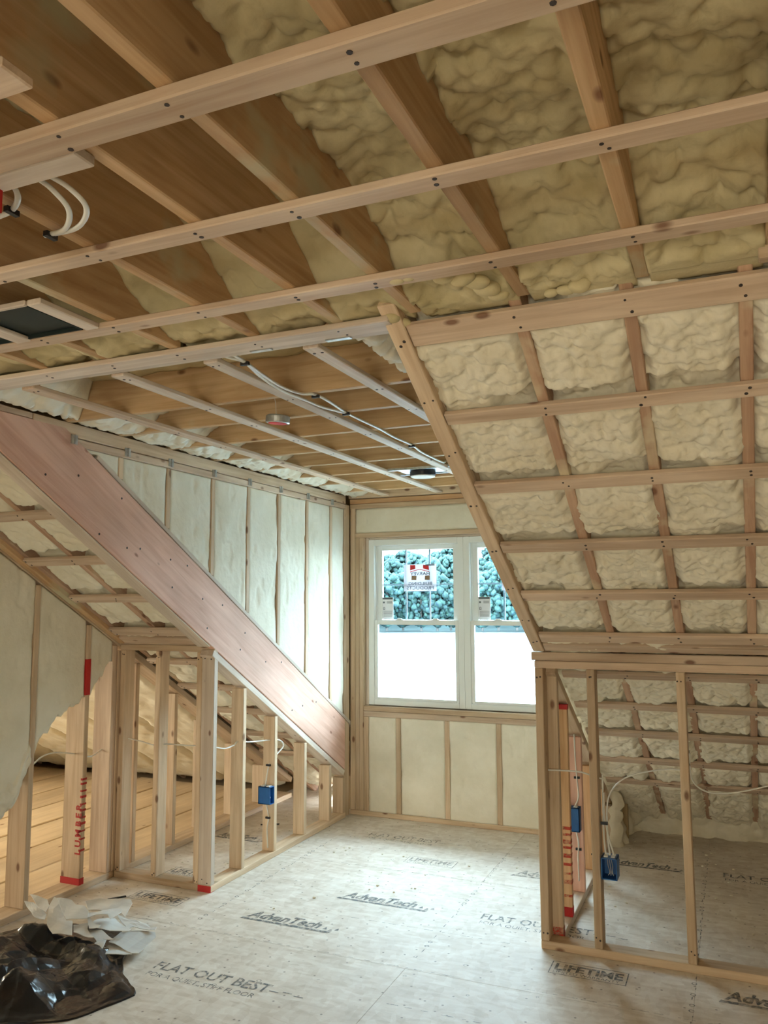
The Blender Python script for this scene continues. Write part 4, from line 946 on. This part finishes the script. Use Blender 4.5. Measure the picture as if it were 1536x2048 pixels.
# ---- recessed lights in the dormer ceiling
def can_light(loc, label, plate, tilt=(0, 0, 0)):
    t = root('recessed_light', label, 'light', group='recessed dormer lights', loc=loc); t.rotation_euler = tilt
    def lathe(nm, mat, prof, n=28):
        V, F = [], []
        for r, z in prof:
            for i in range(n): a = 2 * PI * i / n; V.append((r * math.cos(a), r * math.sin(a), z))
        for k in range(len(prof) - 1):
            for i in range(n): a = k * n + i; b = k * n + (i + 1) % n; F.append((a, b, b + n, a + n))
        F.append(tuple(range(n - 1, -1, -1))); F.append(tuple(len(V) - n + i for i in range(n)))
        me = bpy.data.meshes.new('lathe'); me.from_pydata(V, [], F); return link(nm, me, mat, t)
    if plate:
        lathe('trim_ring', M['black'], [(.080, .0), (.084, .004), (.084, .030), (.078, .034)])
        lathe('lens', M['card'], [(.074, -.006), (.079, -.004), (.079, .001)])
        boxes('mounting_plate', t, M['steel'], [(-.15, .17, -.10, .10, .036, .039), (.09, .17, -.10, -.095, .036, .06)])
        boxes('hanger_bar', t, M['steel'], [(-.20, .22, -.115, -.10, .03, .045), (-.20, .22, .10, .115, .03, .045)])
        boxes('junction_box', t, M['steel'], [(.08, .16, -.05, .05, .04, .10)])
    else:
        lathe('housing', M['steel'], [(.050, .0), (.054, .003), (.054, .030), (.046, .036)])
        lathe('lens', M['stick_red'], [(.038, -.003), (.042, -.002), (.042, .001)])
        link('wire', tube_mesh([[(-.01, 0, .036), (-.015, -.01, .10), (-.01, -.06, .16), (0, -.1, .22)]], .0015, 6), M['copper'], t)
    return t
can_light((-1.835, 3.06, 2.452), 'small round light hanging by its wire from the dormer ceiling', False, (.05, .1, 0))
can_light((-1.81, 4.84, 2.462), 'round recessed light on a metal plate near the dormer window', True)

# ---- duct opening, upper left: black sheet stands for the shade in the hole
t = root('duct_opening', 'black sheet standing for the dark hole of a duct, framed between ceiling joists at the left', 'duct', loc=(-1.98, 1.71, ZC))
boxes('shade_sheet', t, M['duct'], [(-.22, .20, -.105, .11, .012, .016), (-.22, -.216, -.105, .11, .0, .016), (.196, .20, -.105, .11, .0, .016), (-.22, .20, -.105, -.101, 0, .016), (-.22, .20, .106, .11, 0, .016)])
bx('frame_board', t, M['pale'], -1.775, -1.725, 1.60, 1.83, ZC - .001, ZC + .017)
bx('frame_board', t, M['pale'], -2.06, -2.0, 1.60, 1.83, ZC - .004, ZC + .010)
bx('frame_board', t, M['pale'], -2.3, -1.775, 1.592, 1.607, ZC - .001, ZC + .015)
t.location = (-1.98, 1.71, ZC)

# ---- black plastic bag
def trinoise(x, y, seed):
    """piecewise flat facets, like crumpled sheet"""
    xi, yi = np.floor(x).astype(np.int64), np.floor(y).astype(np.int64); fx, fy = x - xi, y - yi
    def h(a, b):
        n = (a * 374761393 + b * 668265263 + seed * 1442695041) & 0x7fffffff
        n = ((n ^ (n >> 13)) * 1274126177) & 0x7fffffff
        return ((n ^ (n >> 16)) & 0xffff) / 65535.0
    a, b, c, d = h(xi, yi), h(xi + 1, yi), h(xi, yi + 1), h(xi + 1, yi + 1)
    return np.where(fx + fy < 1, a + fx * (b - a) + fy * (c - a), d + (1 - fx) * (c - d) + (1 - fy) * (b - d))
def make_bag():
    ring = [(-2.41, 2.90), (-2.44, 2.78), (-2.50, 2.645), (-2.60, 2.57), (-2.75, 2.48), (-2.98, 2.40), (-3.25, 2.42), (-3.44, 2.6), (-3.47, 2.9), (-3.46, 3.18), (-3.34, 3.33), (-3.12, 3.40), (-2.92, 3.40), (-2.75, 3.32), (-2.70, 3.17), (-2.62, 3.08), (-2.54, 3.00), (-2.44, 2.945)]
    pts = catmull([(x, y, 0) for x, y in ring + ring[:1]], 18)[:-1]; n = len(pts); c = Vector((-2.98, 2.86, 0))
    nr = 110; A = np.array([tuple(p) for p in pts]); rr_ = 1 + .05 * (trinoise(np.arange(n) * .09, np.zeros(n), 8) - .5); rr_[-20:] = 1 + (rr_[-20:] - 1) * np.linspace(1, 0, 20); rr_[:20] = 1 + (rr_[:20] - 1) * np.linspace(0, 1, 20); A = np.array([c.x, c.y, 0]) + (A - np.array([c.x, c.y, 0])) * rr_[:, None]; T = np.linspace(0, 1, nr)[:, None]
    X = c.x + (A[None, :, 0] - c.x) * (1 - T * .985); Y = c.y + (A[None, :, 1] - c.y) * (1 - T * .985); T = T + 0 * X
    def rot(a, s): return ((X * math.cos(a) - Y * math.sin(a)) * s, (X * math.sin(a) + Y * math.cos(a)) * s)
    west = sstep(0.0, 1.0, (-2.45 - X) / .6); north = 1 - sstep(3.08, 3.24, Y)
    wx = .05 * (fbm(X * 5, Y * 5, 3) - .45); X0, Y0 = X, Y
    def tn(a, sx, sy, seed):
        u, v = rot(a, 1.0); return trinoise((u + wx) * sx, (v + wx) * sy, seed) - .5
    cr_ = .065 * tn(.5, 3.2, 5.0, 31) + .075 * tn(-.35, 6.0, 9.0, 32) + .050 * tn(1.0, 11, 15, 33) + .012 * tn(.2, 26, 33, 34)
    h = sstep(0, .10, T) * (.010 + .080 * west * sstep(0, .5, T)) * (.25 + .75 * north) + sstep(0, .25, T) * cr_ * (.55 + .45 * west) * (.15 + .85 * north)
    d = np.hypot((X + 3.02) / .20, (Y - 3.03) / .10); h = h * (1 - .75 * np.exp(-d ** 2 * 1.6))
    Z = np.maximum(h, .004 + .006 * fbm(X * 20, Y * 20, 9)); Z[0] = .001
    V = np.stack([X, Y, Z], -1)
    F = []
    for j in range(nr - 1):
        for i in range(n): a = j * n + i; b = j * n + (i + 1) % n; F.append((a, b, b + n, a + n))
    F.append(tuple((nr - 1) * n + i for i in range(n)))
    me = bpy.data.meshes.new('bag'); me.from_pydata([tuple(v) for v in V.reshape(-1, 3)], [], F)
    o = link('trash_bag', me, M['bag']); tag(o, 'crumpled glossy black plastic bag lying on the floor at lower left', 'trash bag')
make_bag()

# ---- torn grey card scraps spilling from the bag
SCR = [
('upright curled grey card scrap at the back left of the pile', [(-3.476,3.331,0.129),(-3.345,3.324,0.127),(-3.288,3.280,0.114),(-3.273,3.241,0.102),(-3.373,3.278,0.113)]),
('shaded grey card scrap leftmost over the plastic bag', [(-3.485,3.304,0.101),(-3.437,3.318,0.103),(-3.267,3.243,0.091),(-3.236,3.199,0.085),(-3.318,3.207,0.086)]),
('tall pale card scrap hanging over the black bag mouth', [(-3.249,3.237,0.128),(-3.279,3.295,0.148),(-3.253,3.292,0.147),(-3.081,3.188,0.111),(-3.049,3.195,0.113),(-2.975,3.123,0.088),(-3.069,3.093,0.077),(-3.159,3.142,0.095)]),
('broad cream card scrap on top of the pile', [(-3.227,3.269,0.161),(-3.142,3.283,0.165),(-3.091,3.261,0.158),(-3.036,3.256,0.157),(-2.986,3.234,0.150),(-2.954,3.193,0.138),(-3.050,3.155,0.127)]),
('long narrow card strip pointing right across the pile', [(-3.035,3.279,0.128),(-2.880,3.353,0.135),(-2.858,3.324,0.132),(-2.855,3.266,0.127),(-2.858,3.243,0.124),(-2.901,3.275,0.128),(-2.963,3.255,0.126),(-2.978,3.227,0.123)]),
('darker grey card scrap flat at the back of the pile', [(-3.260,3.504,0.060),(-3.228,3.576,0.064),(-3.059,3.629,0.066),(-3.029,3.603,0.065),(-2.942,3.447,0.057),(-2.991,3.478,0.059),(-3.176,3.439,0.057)]),
('thin pointed card scrap reaching furthest right', [(-2.940,3.380,0.070),(-2.685,3.381,0.070),(-2.677,3.355,0.070),(-2.787,3.324,0.070),(-2.788,3.294,0.070)]),
('white card scrap in the middle of the pile', [(-2.976,3.286,0.089),(-2.896,3.322,0.091),(-2.750,3.272,0.089),(-2.753,3.253,0.088),(-2.930,3.200,0.085),(-2.977,3.227,0.086)]),
('pale card scrap folded beside the bag mouth', [(-3.055,3.209,0.097),(-2.971,3.220,0.100),(-2.937,3.178,0.089),(-2.841,3.120,0.075),(-2.926,3.131,0.078),(-2.987,3.140,0.080)]),
('small spiky torn card scrap standing mid pile', [(-3.015,3.250,0.125),(-2.930,3.213,0.114),(-2.877,3.201,0.110),(-2.874,3.182,0.105),(-2.925,3.175,0.102)]),
('narrow creased card scrap below the spiky one', [(-2.945,3.201,0.080),(-2.875,3.207,0.081),(-2.760,3.163,0.076),(-2.819,3.154,0.075),(-2.822,3.121,0.072),(-2.926,3.174,0.077)]),
('large pale blue-grey card scrap at the right of the pile', [(-2.823,3.281,0.049),(-2.687,3.369,0.053),(-2.658,3.341,0.052),(-2.618,3.166,0.043),(-2.647,3.155,0.043),(-2.806,3.178,0.044)]),
('wedge-shaped card scrap lowest on the floor', [(-2.817,3.190,0.035),(-2.655,3.172,0.035),(-2.644,3.151,0.035),(-2.769,3.080,0.035),(-2.804,3.110,0.035)]),
('small grey card corner beside the bag edge', [(-2.855,3.121,0.052),(-2.860,3.162,0.056),(-2.821,3.186,0.059),(-2.789,3.122,0.052),(-2.780,3.084,0.048)]),
]
for lab, P in SCR:
    n = len(P); th = .003; k = random.uniform(-.4, .4)
    c = Vector((sum(p[0] for p in P) / n, sum(p[1] for p in P) / n, sum(p[2] for p in P) / n))
    bm = bmesh.new(); top = [bm.verts.new(Vector(p) - c) for p in P]; f = bm.faces.new(top)
    bmesh.ops.triangulate(bm, faces=[f]); bmesh.ops.subdivide_edges(bm, edges=bm.edges[:], cuts=3, use_grid_fill=True)
    for v in bm.verts: v.co.z += .25 * (v.co.x * math.cos(k * 4) + v.co.y * math.sin(k * 4)) ** 2 + .004 * math.sin(v.co.x * 40 + k * 9)
    bmesh.ops.recalc_face_normals(bm, faces=bm.faces)
    r = bmesh.ops.solidify(bm, geom=bm.faces[:], thickness=th)
    me = bpy.data.meshes.new('scrap'); bm.to_mesh(me); bm.free()
    o = link('card_scrap', me, M['card']); o.location = c; o.rotation_euler = (random.uniform(-.10, .10), random.uniform(-.12, .12), 0); tag(o, lab, 'scrap', group='torn card scraps by the bag')

# ---- crumbs of cut foam scattered over floor and plates
bm = bmesh.new(); rc = random.Random(5)
for i in range(130):
    if i < 70: p = (rc.uniform(-.8, 1.2), rc.uniform(4.15, 6.0), .004)
    elif i < 100: p = (rc.uniform(-2.7, -1.0), rc.uniform(3.9, 5.8), .004)
    else: p = (rc.uniform(-3.5, -2.95), rc.uniform(4.2, 5.6), .004)
    bmesh.ops.create_icosphere(bm, subdivisions=1, radius=rc.uniform(.003, .009), matrix=Matrix.Translation(p) @ Matrix.Diagonal((1.3, 1, .6, 1)))
me = bpy.data.meshes.new('crumbs'); bm.to_mesh(me); bm.free()
o = link('foam_crumbs', me, M['foam_smooth']); tag(o, 'small pale foam crumbs scattered over the subfloor', 'crumbs', 'stuff')

# ---- short dark offcuts on the floor
for lab, a, b in (('short black strip lying by the left wall plate', (-3.30, 3.72), (-3.24, 3.80)), ('short black strip inside the left eave floor', (-3.32, 5.35), (-3.2, 5.42))):
    d = Vector((b[0] - a[0], b[1] - a[1], 0)); L = d.length; d.normalize(); s = Vector((-d.y, d.x, 0))
    o = link('black_strip', box_mesh(L, .014, .006, .001, M['black']), None, None, frame_mat(((a[0] + b[0]) / 2, (a[1] + b[1]) / 2, .004), d, s, AX[2])); tag(o, lab, 'offcut')

# ================================================================== OUTDOORS: lake and wooded far shore
ZL = -6.0
lk = boxes('lake', None, M['water'], [(-420, 300, 9, 420, ZL - .5, ZL)]); tag(lk, 'wide bright lake below the dormer window', 'lake', 'structure')
def hill():
    V, F = [], []; nx, ny = 40, 10
    for j in range(ny):
        for i in range(nx):
            a = math.radians(-60 + 80 * i / (nx - 1)); r = 196 + j * 12
            V.append((r * math.sin(a), r * math.cos(a), ZL - .3 + (.9 if j else 0) + max(0, j - 1) * 2.4))
    for j in range(ny - 1):
        for i in range(nx - 1): a = j * nx + i; F.append((a, a + 1, a + 1 + nx, a + nx))
    me = bpy.data.meshes.new('hill'); me.from_pydata(V, [], F); o = link('far_shore', me, M['bank']); tag(o, 'wooded rising bank on the far side of the lake', 'shore', 'structure')
hill()
def crown_mesh(seed):
    rnd = random.Random(seed); bm = bmesh.new(); cl_ = []
    for k in range(300):
        a = rnd.uniform(0, 2 * PI); zz = rnd.uniform(-1, 1); rr = math.sqrt(max(0, 1 - zz * zz)) * rnd.uniform(.35, 1)
        cl_.append((Vector((rr * math.cos(a) * 3.9, rr * math.sin(a) * 3.9, zz * 5.4)), rnd.uniform(.32, .85)))
    for c, r in cl_:
        ret = bmesh.ops.create_icosphere(bm, subdivisions=1, radius=r, matrix=Matrix.Translation(c))
        for v in ret['verts']:
            d = (v.co - c); v.co = c + d * (1 + .3 * math.sin(v.co.x * 5.1 + seed) * math.sin(v.co.y * 4.7) * math.sin(v.co.z * 5.3 + 1) + rnd.uniform(-.25, .25))
    me = bpy.data.meshes.new('crown'); bm.to_mesh(me); bm.free(); me.polygons.foreach_set('use_smooth', [True] * len(me.polygons)); me.materials.append(M['leaf']); return me
crowns = [crown_mesh(i) for i in range(5)]
trunk = tube_mesh([[(0, 0, 0), (0.1, 0, 5), (0, .1, 10)]], .28, 6, 2); trunk.materials.append(M['trunk'])
LAB = ['leafy shoreline tree along the far water edge', 'leafy tree in the middle of the far wooded bank', 'leafy tree high on the far wooded bank', 'leafy tree along the crest of the far wooded bank']
rt = random.Random(3)
for row in range(4):
    R = 199 + row * 17; ang = -31.0 + row * .5
    while ang < -4:
        a = math.radians(ang); sc = rt.uniform(.85, 1.2); r = R + rt.uniform(-3, 3)
        zb = ZL + .4 + max(0, (r - 208) / 12) * 2.0
        t = root('deciduous_tree', LAB[row], 'tree', group='trees on the far shore', loc=(r * math.sin(a), r * math.cos(a), zb))
        t.rotation_euler = (0, 0, rt.uniform(0, 6.3)); t.scale = (sc, sc, sc * rt.uniform(.9, 1.1))
        c = link('crown', crowns[rt.randrange(5)], None, t); c.location = (0, 0, (6.6, 7.6, 8.6, 9.2)[row])
        link('trunk', trunk, None, t)
        ang += rt.uniform(.9, 1.3)
